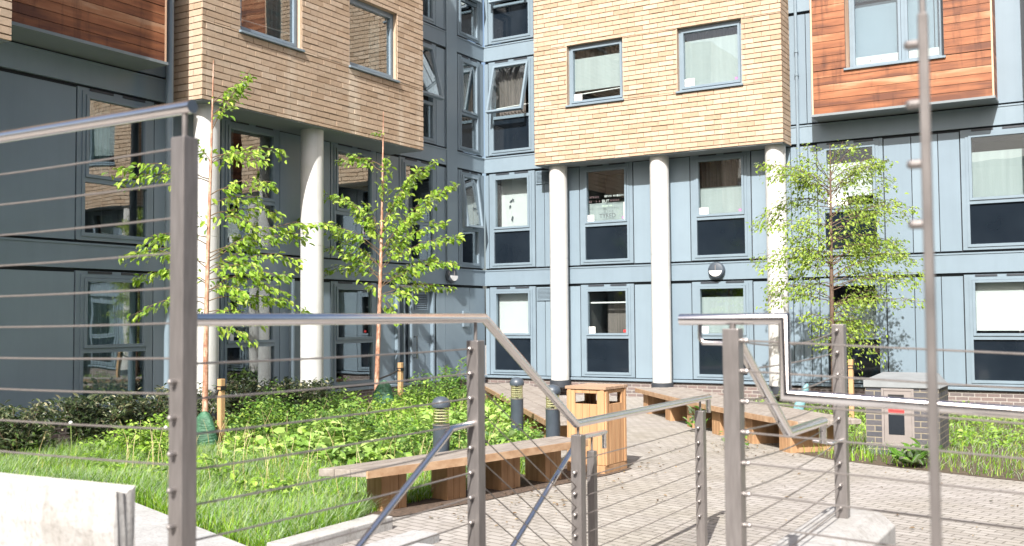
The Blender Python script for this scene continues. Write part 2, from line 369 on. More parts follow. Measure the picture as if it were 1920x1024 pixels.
def m_paving():
    m, nt, b = mat('block_paving'); v = objco(nt, (1,1,1), (0,0,math.radians(14)))
    br = nd(nt, 'ShaderNodeTexBrick'); br.offset = .5
    setin(br, Scale=1.0, Mortar_Size=.007, Mortar_Smooth=.35, Bias=0.0, Brick_Width=.2, Row_Height=.1)
    br.inputs['Color1'].default_value = (.385,.363,.347,1); br.inputs['Color2'].default_value = (.315,.294,.278,1); br.inputs['Mortar'].default_value = (.165,.15,.136,1)
    nt.links.new(v, br.inputs['Vector'])
    n = noise(nt, v, 1.1, 5, .65); n2 = noise(nt, v, 60, 4); n3 = noise(nt, v, .35, 3)
    c = mix_rgb(nt, .55, br.outputs['Color'], ramp(nt, n, [(.32,(.74,.72,.66)),(.62,(1,1,1))]), 'MULTIPLY')
    c = mix_rgb(nt, .35, c, ramp(nt, n2, [(.3,(.6,.6,.6)),(.7,(1,1,1))]), 'MULTIPLY')
    c = mix_rgb(nt, .35, c, ramp(nt, n3, [(.4,(.88,.86,.70)),(.6,(1,1,1))]), 'MULTIPLY')
    nt.links.new(c, b.inputs['Base Color']); setin(b, Roughness=.88); b.inputs['Specular IOR Level'].default_value = .25
    mx = nd(nt, 'ShaderNodeMath', operation='MULTIPLY_ADD'); nt.links.new(n2, mx.inputs[0]); mx.inputs[1].default_value = .25
    iv = nd(nt, 'ShaderNodeMath', operation='SUBTRACT'); iv.inputs[0].default_value = 1; nt.links.new(br.outputs['Fac'], iv.inputs[1]); nt.links.new(iv.outputs[0], mx.inputs[2])
    bump(nt, b, mx.outputs[0], .7, .012); return m
M['paving'] = m_paving()

# ------------------------------------------------------------------ ground
def sheet(name, poly, z, m):
    mb = MB(); mb.add([(x,y,z) for x,y in poly], [tuple(range(len(poly)))])
    return tag(mb.build(name, m), kind='structure')
sheet('ground', [(-60,-60),(60,-60),(60,60),(-60,60)], 0, M['paving'])
BED = [(-13.3,4.6),(-9.2,7.08),(-5.72,5.80),(-5.62,6.9),(-6.0,7.5),(-5.72,9.0),(-5.62,10.4),(-6.45,11.95),(-9.9,16.2),(-11.9,18.0),(-11.9,16.6),(-13.3,16.6)]
sheet('planting_bed', BED, .004, M['soil'])
BED_R = [(-7.1,20.6),(-7.3,19.2),(-6.1,17.3),(-3.5,14.5),(-3.95,13.78),(-3.2,13.18),(-2.1,12.75),(1.5,11.6),(4,11.2),(4,21.2),(-7.1,21.2)]
sheet('lawn_bed', BED_R, .004, M['soil'])
sheet('mulch_strip', [(-6.05,7.45),(-5.72,7.55),(-5.47,8.6),(-5.22,10.1),(-5.08,10.75),(-5.06,11.3),(-5.35,11.5),(-6.1,11.4),(-6.0,10.2)], .008, M['mulch'])

# ------------------------------------------------------------------ building
Z = [(.42,2.60),(3.05,5.43),(5.87,8.25),(8.69,11.07)]          # window zones of the storeys
BANDS = [(2.63,3.02),(5.46,5.84),(8.28,8.66),(11.1,11.6)]

def rects_minus(x0,x1,z0,z1,holes):
    xs = sorted({x0,x1,*[min(max(h[0],x0),x1) for h in holes],*[min(max(h[1],x0),x1) for h in holes]})
    zs = sorted({z0,z1,*[min(max(h[2],z0),z1) for h in holes],*[min(max(h[3],z0),z1) for h in holes]})
    out = []
    for i in range(len(zs)-1):
        run = None
        for j in range(len(xs)-1):
            cx, cz = (xs[j]+xs[j+1])/2, (zs[i]+zs[i+1])/2
            free = not any(h[0]<cx<h[1] and h[2]<cz<h[3] for h in holes)
            if free: run = [xs[j] if run is None else run[0], xs[j+1]]
            if (not free or j == len(xs)-2) and run: out.append((run[0],run[1],zs[i],zs[i+1])); run = None
    return out

def marks(mb, x0, x1, z, h, y, rnd, gap=.3):
    """rows of short strokes, for writing too small to read"""
    x = x0
    while x < x1:
        w = h*rnd.uniform(.25,.5)
        if rnd.random() > .15:
            mb.box(x, x+w*.35, y-.002, y, z, z+h)
            mb.box(x+w*.35, x+w, y-.002, y, z+h*rnd.choice([0,.4,.8]), z+h*rnd.choice([.2,.6,1.0]) if rnd.random()<.2 else z+h*.98) if rnd.random()<.25 else mb.box(x+w*.35, x+w, y-.002, y, z+h*.42, z+h*.6)
        x += w + h*gap

def text_mesh(txt, h, x, y, z):
    cu = bpy.data.curves.new('lettering','FONT'); cu.body = txt; cu.size = h*1.38; cu.extrude = .001
    o = bpy.data.objects.new('lettering', cu); COL.objects.link(o)
    dg = bpy.context.evaluated_depsgraph_get(); me = bpy.data.meshes.new_from_object(o.evaluated_get(dg))
    mb = MB(); Mx = Matrix.Translation((x,y,z)) @ Matrix.Rotation(PI/2,4,'X')
    mb.add([tuple(v.co) for v in me.vertices], [tuple(p.vertices) for p in me.polygons], M=Mx)
    bpy.data.objects.remove(o); bpy.data.curves.remove(cu); bpy.data.meshes.remove(me); return mb

def window(w, u0, u1, z0, z1, glass, lower='spandrel', yf=0.0, zt=None, open_deg=0, blind=None, note=None, sticker=None, extra=None, curtain=None, vents=True, trim=.085, ut=None, deep=1.0):
    """one window of a wing in the wing's own axes (x along the wall, y into it). blind: (material, z_bottom, z_top, depth)"""
    fr = MB()
    fr.ring(u0,u1,z0,z1,.055, yf-.035, yf+.10)
    if trim:
        fr.ring(u0-trim,u1+trim,z0-.055,z1+.05,trim+.006, yf-.018, yf+.02, wb=.058, wt=.053)
    a0,a1,b0,b1 = u0+.055,u1-.055,z0+.055,z1-.055
    if zt: fr.box(a0,a1,yf-.03,yf+.09,zt-.035,zt+.035)
    if ut: fr.box(ut-.035,ut+.035,yf-.03,yf+.09,b0,b1)
    f = fr.build('window', M['panel_frame'], w)
    # upper opening sash and its pane
    lo = zt+.035 if zt else b0
    cells = [(a0,a1)] if not ut else [(a0,ut-.035),(ut+.035,a1)]
    for c0,c1 in cells:
        P = Matrix.Identity(4)
        if open_deg:
            P = Matrix.Translation((0,yf-.045,b1)) @ Matrix.Rotation(math.radians(-open_deg),4,'X') @ Matrix.Translation((0,-(yf-.045),-b1))
        sa = MB(); sa.ring(c0+.004,c1-.004,lo+.004,b1-.004,.05, yf-.052, yf+.05, M=P)
        sa.build('sash', M['panel_frame'], f)
        pn = MB(); pn.box(c0+.05,c1-.05,yf-.004,yf+.004,lo+.05,b1-.05,M=P); pn.build('pane', glass, f)
    if zt:
        pn = MB(); pn.box(a0,a1,yf+.008,yf+.016,b0,zt-.035)
        pn.build('pane', M['spandrel'] if lower == 'spandrel' else glass, f)
    if vents:
        v = MB(); L = (u1-u0)
        v.box(u0+L*.10,u0+L*.44,yf-.034,yf-.022,z1+.012,z1+.046); v.box(u0+L*.58,u0+L*.92,yf-.034,yf-.022,z1+.012,z1+.046)
        v.build('trickle_vent', M['dark_trim'], f)
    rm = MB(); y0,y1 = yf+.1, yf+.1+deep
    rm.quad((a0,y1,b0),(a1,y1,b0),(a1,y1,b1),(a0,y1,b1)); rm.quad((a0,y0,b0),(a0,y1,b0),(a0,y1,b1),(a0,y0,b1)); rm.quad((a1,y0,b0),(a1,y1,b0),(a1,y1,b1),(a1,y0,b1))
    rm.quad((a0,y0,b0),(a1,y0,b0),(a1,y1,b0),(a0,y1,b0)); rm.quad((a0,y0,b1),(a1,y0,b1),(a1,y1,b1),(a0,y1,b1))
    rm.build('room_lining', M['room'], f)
    if blind:
        m, zb, zc, dp = blind
        q = MB(); q.box(a0+.012,a1-.012,yf+dp,yf+dp+.006,zb,zc); q.build('blind', M[m], f)
    if curtain:
        m, c0, c1, zb, zc, dp = curtain
        q = MB(); n = 40; vs = []
        for i in range(n+1):
            x = c0+(c1-c0)*i/n; y = yf+dp+.025*math.sin(i*1.25)+.012*math.sin(i*.51)
            vs += [(x,y,zb),(x,y,zc)]
        q.add(vs, [(2*i,2*i+2,2*i+3,2*i+1) for i in range(n)], smooth=True); q.build('curtain', M[m], f)
    if note:
        q = MB(); q.box(a0+.06,a0+.06+note[0],yf-.008,yf-.005,lo+.055,lo+.055+note[1]); q.build('paper_note', M['white_card'], f)
    if sticker:
        q = MB(); q.box(a1-.14,a1-.075,yf-.008,yf-.005,lo+.075,lo+.135); q.build('sticker', M[sticker], f)
    if extra: extra(f, a0, a1, lo, b1, yf)
    return f

def cladding(w, x0, x1, wins, zones, extra_breaks=(), jamb=.1):
    """panels with open joints over a dark backing; wins: per zone list of (u0,u1)"""
    mb = MB(); bk = MB(); g = .008
    holes = []
    for zi in zones:
        z0,z1 = Z[zi]
        for (a,b) in wins[zi]: holes.append((a-.02,b+.02,z0+.02,z1-.02))
        edges = [x0]
        segs = []
        cur = x0
        for (a,b) in sorted(wins[zi]): segs.append((cur,a-jamb)); cur = b+jamb
        segs.append((cur,x1))
        for (a,b) in segs:
            if b-a < .05: continue
            br = [a]+[e for e in extra_breaks if a+.15 < e < b-.15]+[b]
            for p,q in zip(br[:-1],br[1:]): mb.box(p+g,q-g,-.012,.03,z0+.012,z1-.035)
        b0,b1 = BANDS[zi]
        mb.box(x0,x1,-.030,.03,b0,b1)
        mb.box(x0,x1,-.045,-.030,b1-.03,b1)
    for r in rects_minus(x0,x1,.40,11.6,holes):
        bk.box(r[0],r[1],.045,.06,r[2],r[3])
    mb.build('wall_panel', M['panel'], w); bk.build('wall_backing', M['gap'], w)

def brick_bay(w, x0, x1, yf, z0, z1, openings):
    """projecting masonry block: real raked courses; openings (u0,u1,z0,z1)"""
    H = .11; mb = MB(); bed = MB(); rb = random.Random(int(x0*100)); BL = .36
    for r in rects_minus(x0+.012,x1-.012,z0+.01,z1,openings): bed.box(r[0],r[1],yf+.022,yf+.05,r[2],r[3])
    bed.box(x0+.020,x0+.05,yf+.05,.04,z0+.01,z1); bed.box(x1-.05,x1-.020,yf+.05,.04,z0+.01,z1)
    def brick(a,b,p,q):
        d = rb.uniform(0,.007); t0, t1 = rb.uniform(-.003,.004), rb.uniform(-.002,.004)
        p += rb.uniform(0,.005); q -= rb.uniform(0,.004); l0, l1 = rb.uniform(0,.003), rb.uniform(0,.003)
        y0, y1 = yf+d+t0, yf+.03
        mb.add([(a,y0,p+l0),(b,y0+t1,p+l1),(b,y1,p),(a,y1,p),(a,yf+d,q-l1),(b,yf+d+t1,q-l0),(b,y1,q),(a,y1,q)],[(0,3,2,1),(4,5,6,7),(0,1,5,4),(1,2,6,5),(3,0,4,7)])
    z = z0; k = math.floor(z0/H)
    while z < z1-.001:
        t = min((k+1)*H, z1); k += 1; lo, hi = z, t-.012; z = t
        if hi-lo < .03: continue
        zs = sorted({lo,hi,*[c for o in openings for c in (o[2],o[3]) if lo+.02<c<hi-.02]})
        off = (k%2)*BL/2+rb.uniform(-.02,.02)
        for p,q in zip(zs[:-1],zs[1:]):
            cz = (p+q)/2; cur = x0; spans = []
            for a,b in sorted((o[0],o[1]) for o in openings if o[2]<cz<o[3]): spans.append((cur,a)); cur = b
            spans.append((cur,x1))
            for a,b in spans:
                j = math.ceil((a-off+.06)/BL); c = a
                while c < b-.001:
                    e = min(off+j*BL, b); j += 1
                    if b-e < .06: e = b
                    brick(c+(.005 if c>a else 0),e-(.005 if e<b else 0),p,q); c = e
        c = yf+.031; j = 0
        while c < -.04:
            e = min(c+(BL if j or k%2 else BL/2), -.03); j += 1
            for xa,xb in ((x0+rb.uniform(0,.005),x0+.02),(x1-.02,x1-rb.uniform(0,.005))): mb.box(xa,xb,c,e-.005,lo+rb.uniform(0,.004),hi-rb.uniform(0,.004))
            c = e
    for (a,b,c,d) in openings:           # reveals
        mb.box(a-.03,a-.001,yf+.013,yf+.2,c,d); mb.box(b+.001,b+.03,yf+.013,yf+.2,c,d)
        mb.box(a-.03,b+.03,yf+.013,yf+.2,d+.001,d+.03)
    o = mb.build('brick_bay', M['brick'], w); bed.build('bed_joint', M['brick_mortar'], o)
    sf = MB(); sf.box(x0+.02,x1-.02,yf+.03,.0,z0-.02,z0+.005); sf.build('soffit', M['soffit'], w)
    return o

def column(w, u, y, top=5.41, r=.215):
    c = MB(); c.lathe([(r,.36),(r,3.20),(r-.004,3.203),(r-.004,3.212),(r,3.215),(r,top)], 32, M=Matrix.Translation((u,y,0)))
    o = c.build('column', M['column'], w)
    s = MB(); s.lathe([(r+.03,.20),(r+.03,.355)], 24, M=Matrix.Translation((u,y,0))); s.build('base_shoe', M['dark_trim'], o)
def louver(w, u0,u1,z0,z1,y=-.03):
    q = MB(); q.ring(u0,u1,z0,z1,.02,y-.01,y+.02); n = 9
    for i in range(n):
        z = z0+.03+(z1-z0-.06)*i/(n-1)
        q.quad((u0+.02,y-.012,z-.016),(u1-.02,y-.012,z-.016),(u1-.02,y+.014,z+.012),(u0+.02,y+.014,z+.012))
    q.build('louvre_vent', M['panel_frame'], w)
    d = MB(); d.box(u0+.021,u1-.021,y+.0145,y+.017,z0+.021,z1-.021); d.build('vent_backing', M['gap'], w)
def timber_bay(w, x0,x1,yf,z0,z1,opening):
    mb = MB(); bh = .148; k = math.ceil(z0/bh); z = z0
    def row(a,b):
        cut = opening and opening[2] < (a+b)/2 < opening[3]
        if cut: mb.box(x0+.03,opening[0],yf,yf+.022,a,b); mb.box(opening[1],x1-.03,yf,yf+.022,a,b)
        else: mb.box(x0+.03,x1-.03,yf,yf+.022,a,b)
        mb.box(x0,x0+.022,yf+.03,.03,a,b); mb.box(x1-.022,x1,yf+.03,.03,a,b)
    while z < z1-.01:
        t = min(k*bh, z1); k += 1
        zs = sorted({z,t-.009,*[c for c in (opening[2:] if opening else ()) if z<c<t-.009]})
        for a,b in zip(zs[:-1],zs[1:]):
            if b-a > .012: row(a,b)
        z = t
    o = mb.build('timber_bay', M['cedar'], w)
    bk = MB()
    for r in rects_minus(x0+.03,x1-.03,z0+.01,z1,[opening] if opening else []): bk.box(r[0],r[1],yf+.026,yf+.05,r[2],r[3])
    bk.box(x0+.024,x0+.05,yf+.05,.03,z0+.01,z1); bk.box(x1-.05,x1-.024,yf+.05,.03,z0+.01,z1); bk.build('batten_gap', M['gap'], o)
    ed = MB(); ed.box(x0-.004,x0+.028,yf-.004,yf+.028,z0,z1); ed.box(x1-.028,x1+.004,yf-.004,yf+.028,z0,z1); ed.build('corner_trim', M['cedar_edge'], o)
    fl = MB(); fl.box(x0-.02,x1+.02,yf-.03,.0,z0-.05,z0-.004); fl.build('bay_flashing', M['soffit'], o)
    if opening:
        rv = MB(); a,b,c,d = opening; rv.box(a-.02,a-.001,yf+.023,yf+.46,c,d); rv.box(b+.001,b+.02,yf+.023,yf+.46,c,d); rv.box(a-.02,b+.02,yf+.023,yf+.46,d+.001,d+.02); rv.build('window_reveal', M['cedar_edge'], o)
    return o
def sill(w,u0,u1,yf,z,d=.16):
    s = MB(); s.box(u0-.03,u1+.03,yf-.045,yf+d,z-.045,z-.002); s.build('window_sill', M['panel_frame'], w, bevel=.006)

rnd = random.Random(5)
# ---- sunlit wing on the right : x runs along the wall, wall plane at world Y = 21.62
RW = thing('apartment_wing', 'sunlit apartment wing with blue grey panels, pale brick block and three white columns', 'building', (0,21.62,0), 0, 'wings of the apartment block')
RWIN = [(-13.38,-12.25),(-10.85,-9.66),(-8.08,-6.88),(-5.27,-4.13),(-2.5,-1.35),(.3,1.45),(3.1,4.25)]
RWINS = {0:RWIN,1:RWIN,2:RWIN[:1],3:RWIN[:1]}
cladding(RW,-13.60,9.0,RWINS,(0,1,2,3),(-11.9,-8.9,-5.92,-5.55,-3.5,-3.0))
def ex_window_writing(f,a0,a1,lo,b1,yf):
    y = yf-.007; z = lo
    r = random.Random(3)
    q = MB(); marks(q,a0+.50,a0+1.0,z+.60,.05,y,r,.22); q.build('lettering', M['white_ink'], f)
    q = MB(); marks(q,a0+.12,a0+.46,z+.595,.05,y,r,.5); marks(q,a0+.1,a0+.38,z+.49,.05,y,r,.5); marks(q,a0+.66,a0+.88,z+.49,.055,y,r,.5); q.build('lettering', M['pink_ink'], f)
    text_mesh('BUT',.075,a0+.43,y,z+.475).build('lettering', M['white_ink'], f)
    q = MB(); marks(q,a0+.45,a0+.68,z+.375,.04,y,r,.4); q.build('lettering', M['green_ink'], f)
    q = MB(); marks(q,a0+.5,a0+.7,z+.245,.045,y,r,.5); q.build('lettering', M['ink'], f)
    text_mesh('TYRED',.10,a0+.36,y,z+.12).build('lettering', M['ink'], f)
    q = MB(); q.box(a1-.09,a1-.06,y-.002,y,z+.06,z+.46); q.build('paper_strip', M['white_card'], f)
def ex_petals(f,a0,a1,lo,b1,yf):
    q = MB(); y = yf+.30
    for x,z,t in ((.30,.72,.9),(.36,.74,-.5),(.27,.58,.3),(.34,.30,.1),(.33,.25,-.4),(.80,.05,.2)):
        Mx = Matrix.Translation((a0+x,y,lo+z)) @ Matrix.Rotation(t,4,'Y')
        q.box(-.012,.012,-.001,.001,-.045,.045,M=Mx); q.box(-.03,.03,-.0012,.0008,.0,.02,M=Mx)
    q.build('blind_motif', M['ink'], f)
def ex_sill_items(f,a0,a1,lo,b1,yf):
    q = MB(); r = random.Random(9); x = a0+.1
    while x < a1-.15:
        w = r.uniform(.05,.13); h = r.uniform(.05,.14); q.box(x,x+w,yf+.12,yf+.2,lo+.002,lo+h); x += w+r.uniform(.03,.12)
    q.build('windowsill_clutter', M['white_card'], f)
def ex_shelf(f,a0,a1,lo,b1,yf):
    q = MB(); q.box(a0+.04,a1-.04,yf+.14,yf+.2,b1-.33,b1-.30); q.build('shelf', M['white_card'], f)
    q = MB(); q.box(a0+.36,a1-.1,yf+.4,yf+.42,lo+.002,b1-.36); q.build('wardrobe_door', M['curtain_brown'], f)
def ex_towel(f,a0,a1,lo,b1,yf):
    q = MB(); q.tube([(a0+.02,yf+.09,lo+.22),(a1-.02,yf+.09,lo+.26)],.012,8); q.build('restrictor_bar', M['white_card'], f)
def zz(i): return Z[i][0]+.075, Z[i][1]-.06, Z[i][0]+.945
for i,(a,b) in enumerate(RWIN):
    z0,z1,zt = zz(0)
    kw = [dict(blind=('blind',1.20,2.5,.16), extra=ex_sill_items), dict(note=(.16,.15), sticker='red', extra=ex_shelf), dict(blind=('blind_grey',1.4,2.25,.12), note=(.16,.15)),
          dict(blind=('blind_grey',1.35,2.05,.12)), dict(blind=('blind',1.5,2.5,.12)), dict(curtain=('curtain',a+.07,a+.6,1.4,2.5,.2)), dict()][i]
    window(RW,a,b,z0,z1,M['glass'],zt=zt,**kw)
    z0,z1,zt = zz(1)
    kw = [dict(blind=('blind',4.06,5.32,.32), extra=ex_petals), dict(note=(.16,.15), sticker='purple', blind=('blind_grey',4.04,4.52,.16), extra=ex_window_writing), dict(blind=('blind_grey',4.04,4.70,.18), note=(.2,.15), sticker='purple', curtain=('curtain_brown',a+.07,b-.07,4.65,5.3,.28)),
          dict(blind=('blind',4.3,5.0,.2), note=(.4,.25)), dict(blind=('blind_grey',4.1,5.0,.2)), dict(curtain=('curtain',a+.07,b-.07,4.04,5.3,.2)), dict()][i]
    window(RW,a,b,z0,z1,M['glass'],zt=zt,**kw)
a,b = RWIN[0]
z0,z1,zt = zz(2); window(RW,a,b,z0,z1,M['glass'],zt=zt,open_deg=16,curtain=('curtain_brown',a+.07,b-.3,zt+.05,z1-.07,.25),extra=ex_towel)
z0,z1,zt = zz(3); window(RW,a,b,z0,z1,M['glass'],zt=zt,open_deg=9,blind=('blind',zt+.3,z1-.07,.2),extra=ex_towel)
for zi in (0,1): louver(RW,-12.12,-11.72,Z[zi][1]-.36,Z[zi][1]-.05)
BW = [(-10.92,-9.50),(-8.19,-6.74)]
ops = [(a,b,z,z+1.42) for z in (6.745,9.57) for a,b in BW]
brick_bay(RW,-11.80,-5.89,-.65,5.43,11.6,ops)
for j,(a,b,z0,z1) in enumerate(ops):
    kw = [dict(blind=('blind_grey',z0+.36,z0+1.12,.05), curtain=('curtain_brown',a+.1,b-.1,z0+1.0,z1-.05,.2), note=(.2,.16), extra=ex_towel), dict(blind=('blind_grey',z0+.07,z0+1.14,.06), note=(.22,.17), sticker='purple', curtain=('curtain_brown',a+.1,b-.1,z0+1.05,z1-.05,.2)), dict(blind=('blind',z0+.3,z1,.1)), dict(blind=('blind',z0+.4,z1,.1))][j]
    window(RW,a+.004,b-.004,z0+.012,z1-.004,M['glass'],yf=-.50,vents=False,trim=0,deep=.38,**kw)
    sill(RW,a,b,-.65,z0+.012,.13)
for u in (-11.36,-8.79,-6.16,): column(RW,u,-.30)
timber_bay(RW,-5.28,-1.9,-.65,5.92,11.6,(-4.60,-2.75,6.79,8.75))
def ex_banner(f,a0,a1,lo,b1,yf):
    q = MB(); q.box(a0+.25,a0+.85,yf+.03,yf+.034,lo+.07,lo+.2); q.build('banner', M['white_card'], f)
    q = MB(); marks(q,a0+.32,a0+.83,lo+.10,.06,yf+.03,random.Random(2),.15); q.build('lettering', M['cab_metal'], f)
window(RW,-4.59,-2.76,6.80,8.74,M['glass'],yf=-.24,vents=False,trim=0,ut=-3.55,blind=('blind',6.9,7.1,.1),extra=ex_banner,deep=.18)
sill(RW,-4.60,-2.75,-.65,6.79,.40)
brick_bay(RW,-1.3,4.6,-.65,5.43,11.6,[(-.4,1.0,6.745,8.165),(2.3,3.7,6.745,8.165)])
for a in (-.4,2.3):
    window(RW,a+.004,a+1.396,6.757,8.16,M['glass'],yf=-.50,vents=False,trim=0,deep=.38,blind=('blind_grey',7.1,8.1,.06)); sill(RW,a,a+1.4,-.65,6.757,.13)
for u in (-.8,1.8,4.3): column(RW,u,-.35)
q = MB(); q.box(-13.62,9.0,-.09,.02,.36,.415); q.build('base_ledge', M['panel'], RW, bevel=.006)
q = MB(); q.box(-13.62,9.0,-.03,.04,.33,.36); q.build('base_shadow_strip', M['dark_trim'], RW)
q = MB(); q.box(-13.62,9.0,-.02,.06,-.1,.33); q.build('brick_plinth', M['brick_plinth'], RW)
q = MB(); q.tube([(-5.74,-.06,.3),(-5.74,-.06,11.5)],.034,10)
for z in (4.6,6.9,7.4,9.5): q.tube([(-5.74,-.06,z),(-5.74,-.06,z+.05)],.046,10)
q.build('drainpipe', M['panel_frame'], RW)

# ---- shaded wing on the left : x runs along world Y, wall plane at world X = -13.63
LW = thing('apartment_wing', 'shaded apartment wing with overhanging buff brick block and dark timber bay', 'building', (-13.63,0,0), PI/2, 'wings of the apartment block')
LWIN = [(4.2,5.5),(7.1,8.4),(10.03,11.30),(12.95,14.24),(15.88,17.17),(18.17,19.42),(20.52,21.34)]
cladding(LW,2.0,21.60,{0:[w_ for w_ in LWIN[:5]]+[(18.20,19.40)],1:LWIN,2:LWIN[5:],3:LWIN[5:]},(0,1,2,3),(19.86,20.9))
lspec0 = [dict(),dict(),dict(curtain=('curtain',10.1,11.2,.6,2.45,.15)),dict(curtain=('curtain',13.02,13.3,.6,2.45,.3),note=(.12,.14)),dict(blind=('blind_grey',1.95,2.45,.3))]
for i,(a,b) in enumerate(LWIN[:5]):
    z0,z1,zt = zz(0); window(LW,a,b,z0,z1,M['glass_left'],lower='glass',zt=zt,**lspec0[i])
lspec1 = [dict(),dict(),dict(curtain=('curtain',10.1,10.7,4.1,5.3,.2)),dict(curtain=('curtain',13.05,13.35,4.1,5.3,.2)),dict(blind=('blind_tan',4.55,5.3,.06)),dict(curtain=('curtain',18.3,18.7,4.1,5.3,.2)),dict(open_deg=7,blind=('blind',4.05,4.85,.12),curtain=('curtain',20.6,21.0,4.1,5.3,.2))]
for i,(a,b) in enumerate(LWIN):
    z0,z1,zt = zz(1); window(LW,a,b,z0,z1,M['glass_left'],lower='glass',zt=zt,**lspec1[i])
for i,(a,b) in list(enumerate(LWIN))[5:]:
    for zi in (2,3):
        z0,z1,zt = zz(zi); window(LW,a,b,z0,z1,M['glass_left'],lower='glass',zt=zt,open_deg=(14 if i==5 else 0) if zi==2 else 6,curtain=('curtain',a+.1,b-.25,zt+.05,z1-.08,.12))
LB = [(12.45,13.98),(15.33,16.86)]
lops = [(a,b,z,z+1.42) for z in (6.745,9.57) for a,b in LB]
brick_bay(LW,11.61,17.77,-.90,5.43,11.6,lops)
for j,(a,b,z0,z1) in enumerate(lops):
    kw = [dict(curtain=('curtain',a+.95,b-.15,z0+.1,z1-.08,.2),extra=ex_towel),dict(curtain=('curtain',a+1.1,b-.12,z0+.1,z1-.08,.25)),dict(),dict()][j]
    window(LW,a+.004,b-.004,z0+.012,z1-.004,M['glass_left'],yf=-.75,vents=False,trim=0,deep=.6,**kw)
    sill(LW,a,b,-.90,z0+.012,.13)
for u in (12.05,14.66): column(LW,u,-.53)
timber_bay(LW,7.95,11.02,-.73,5.92,11.6,(8.3,9.4,6.79,8.75))
window(LW,8.31,9.39,6.80,8.74,M['glass_left'],yf=-.5,vents=False,trim=0,deep=.4)
for u in (2.9,): column(LW,u,-.5)
q = MB(); q.tube([(11.36,-.42,.3),(11.36,-.42,11.5)],.062,12)
for z in (2.6,5.2,7.9): q.tube([(11.36,-.42,z),(11.36,-.42,z+.07)],.075,12)
q.build('drainpipe', M['panel_frame'], LW)
q = MB(); q.box(19.90,20.34,-.055,-.032,2.64,11.5); q.build('pilaster_panel', M['panel'], LW)
q = MB()
for u in (14.62,17.92): q.box(u-.03,u+.03,-.10,-.02,.44,2.6)
q.build('fin', M['panel_frame'], LW)
brick_bay(LW,1.5,7.9,-1.48,5.43,11.6,[(4.6,6.1,6.745,8.165)])  # extra bay added at far left, its depth shaped to shade the timber bay
window(LW,4.604,6.096,6.757,8.16,M['glass_left'],yf=-1.33,vents=False,trim=0,deep=.6); sill(LW,4.6,6.1,-1.48,6.757,.13)
# plant room door
fr = MB(); fr.ring(18.20,19.40,.12,2.52,.06,-.03,.16,wb=.03); fr.box(18.52,18.57,-.02,.1,.15,2.46)
d = fr.build('door', M['panel_frame'], LW)
q = MB(); q.box(18.58,19.33,.06,.1,.15,2.45); q.build('door_leaf', M['panel'], d)
q = MB(); q.box(18.27,18.51,.08,.09,.15,2.45); q.build('side_light', M['spandrel'], d)
q = MB(); q.tube([(18.64,.06,.95),(18.64,-.07,.95),(18.64,-.07,1.42),(18.64,.06,1.42)],.020,8); q.build('door_handle', M['tube'], d)
louver(LW,18.72,19.22,2.02,2.40,.045)
q = MB(); q.box(20.55,20.82,-.07,-.013,1.62,2.0); q.build('intercom_panel', M['panel_frame'], LW, bevel=.01)
q = MB(); q.box(17.35,17.82,-.03,-.013,1.90,2.06); sg = q.build('door_sign', M['dark_trim'], LW)
q = MB(); marks(q,17.48,17.66,1.935,.045,-.031,random.Random(4),.25); q.build('lettering', M['white_ink'], sg)
q = MB(); q.box(2.0,21.5,-.12,.02,.36,.415); q.build('base_ledge', M['panel'], LW, bevel=.006)
q = MB(); q.box(2.0,21.5,-.02,.06,-.1,.36); q.build('brick_plinth', M['brick_plinth'], LW)

# ---- two unseen blocks added around the viewpoint, for glass and steel to reflect
def far_block(label, loc, rz, W_, H_, m):
    t = thing('added_block', label, 'building', loc, rz, None)
    wins = [(x,x+1.4,z,z+1.5) for z in (1.0,3.8,6.6) for x in np.arange(-W_/2+1.5,W_/2-2,3.1)]
    q = MB()
    for r in rects_minus(-W_/2,W_/2,-.1,H_,wins): q.box(r[0],r[1],0,.3,r[2],r[3])
    q.build('wall', m, t)
    q = MB(); q.box(-W_/2-.2,W_/2+.2,-.2,6,H_,H_+.35); q.build('roof', M['gap'], t)
    first = None
    for (a,b,c,d) in wins:
        if first is None:
            q = MB(); q.ring(0,1.4,0,1.5,.06,.08,.16); first = q.build('window', M['panel_frame'], t)
            q = MB(); q.box(.06,1.34,.11,.12,.06,1.44); q.build('pane', M['spandrel'], first); w_ = first
        else: w_ = copy_tree(first, t)
        w_.location = (a,0,c)
    return t
far_block('added long dark brick block, unseen behind the viewpoint, for glass and steel to reflect',(-2,-15.5,0),PI,44,9.6,M['brick_plinth'])
far_block('added grey panelled block, unseen on the right side, for glass and steel to reflect',(13.5,3,0),-PI/2,36,9.6,M['panel'])

# ---- bulkhead lamps
def wall_lamp(label, loc, rz):
    t = thing('wall_lamp', label, 'lamp', loc, rz, 'round bulkhead lamps')
    Mx = Matrix.Rotation(PI/2,4,'X')
    b = MB(); b.lathe([(.175,-.0),(.19,.03),(.19,.07),(.165,.11),(.10,.13),(0,.132)],28,M=Mx); b.build('housing', M['bollard'], t)
    l = MB(); vs = [(0.0,-.134,0)]; n = 14
    pts = [(.145*math.cos(PI+PI*i/n), -.125-.012*math.sin(PI*i/n), -.002+.125*math.sin(PI+PI*i/n)) for i in range(n+1)]
    l.add([(x,-.137,z-.005) for x,y,z in pts]+[(x*.97,-.108,z-.005) for x,y,z in pts],
          [tuple(range(n+1))]+[(i,i+1,n+2+i,n+1+i) for i in range(n)]+[(n,0,n+1,2*n+1)]); l.build('diffuser', M['lens'], t)
    h = MB(); h.box(-.006,.006,-.142,-.125,.0,.11); h.build('hood_rib', M['cab_metal'], t)
    return t
wall_lamp('round black wall lamp above the ground floor window between two white columns', (-7.57,21.59,2.83), 0)
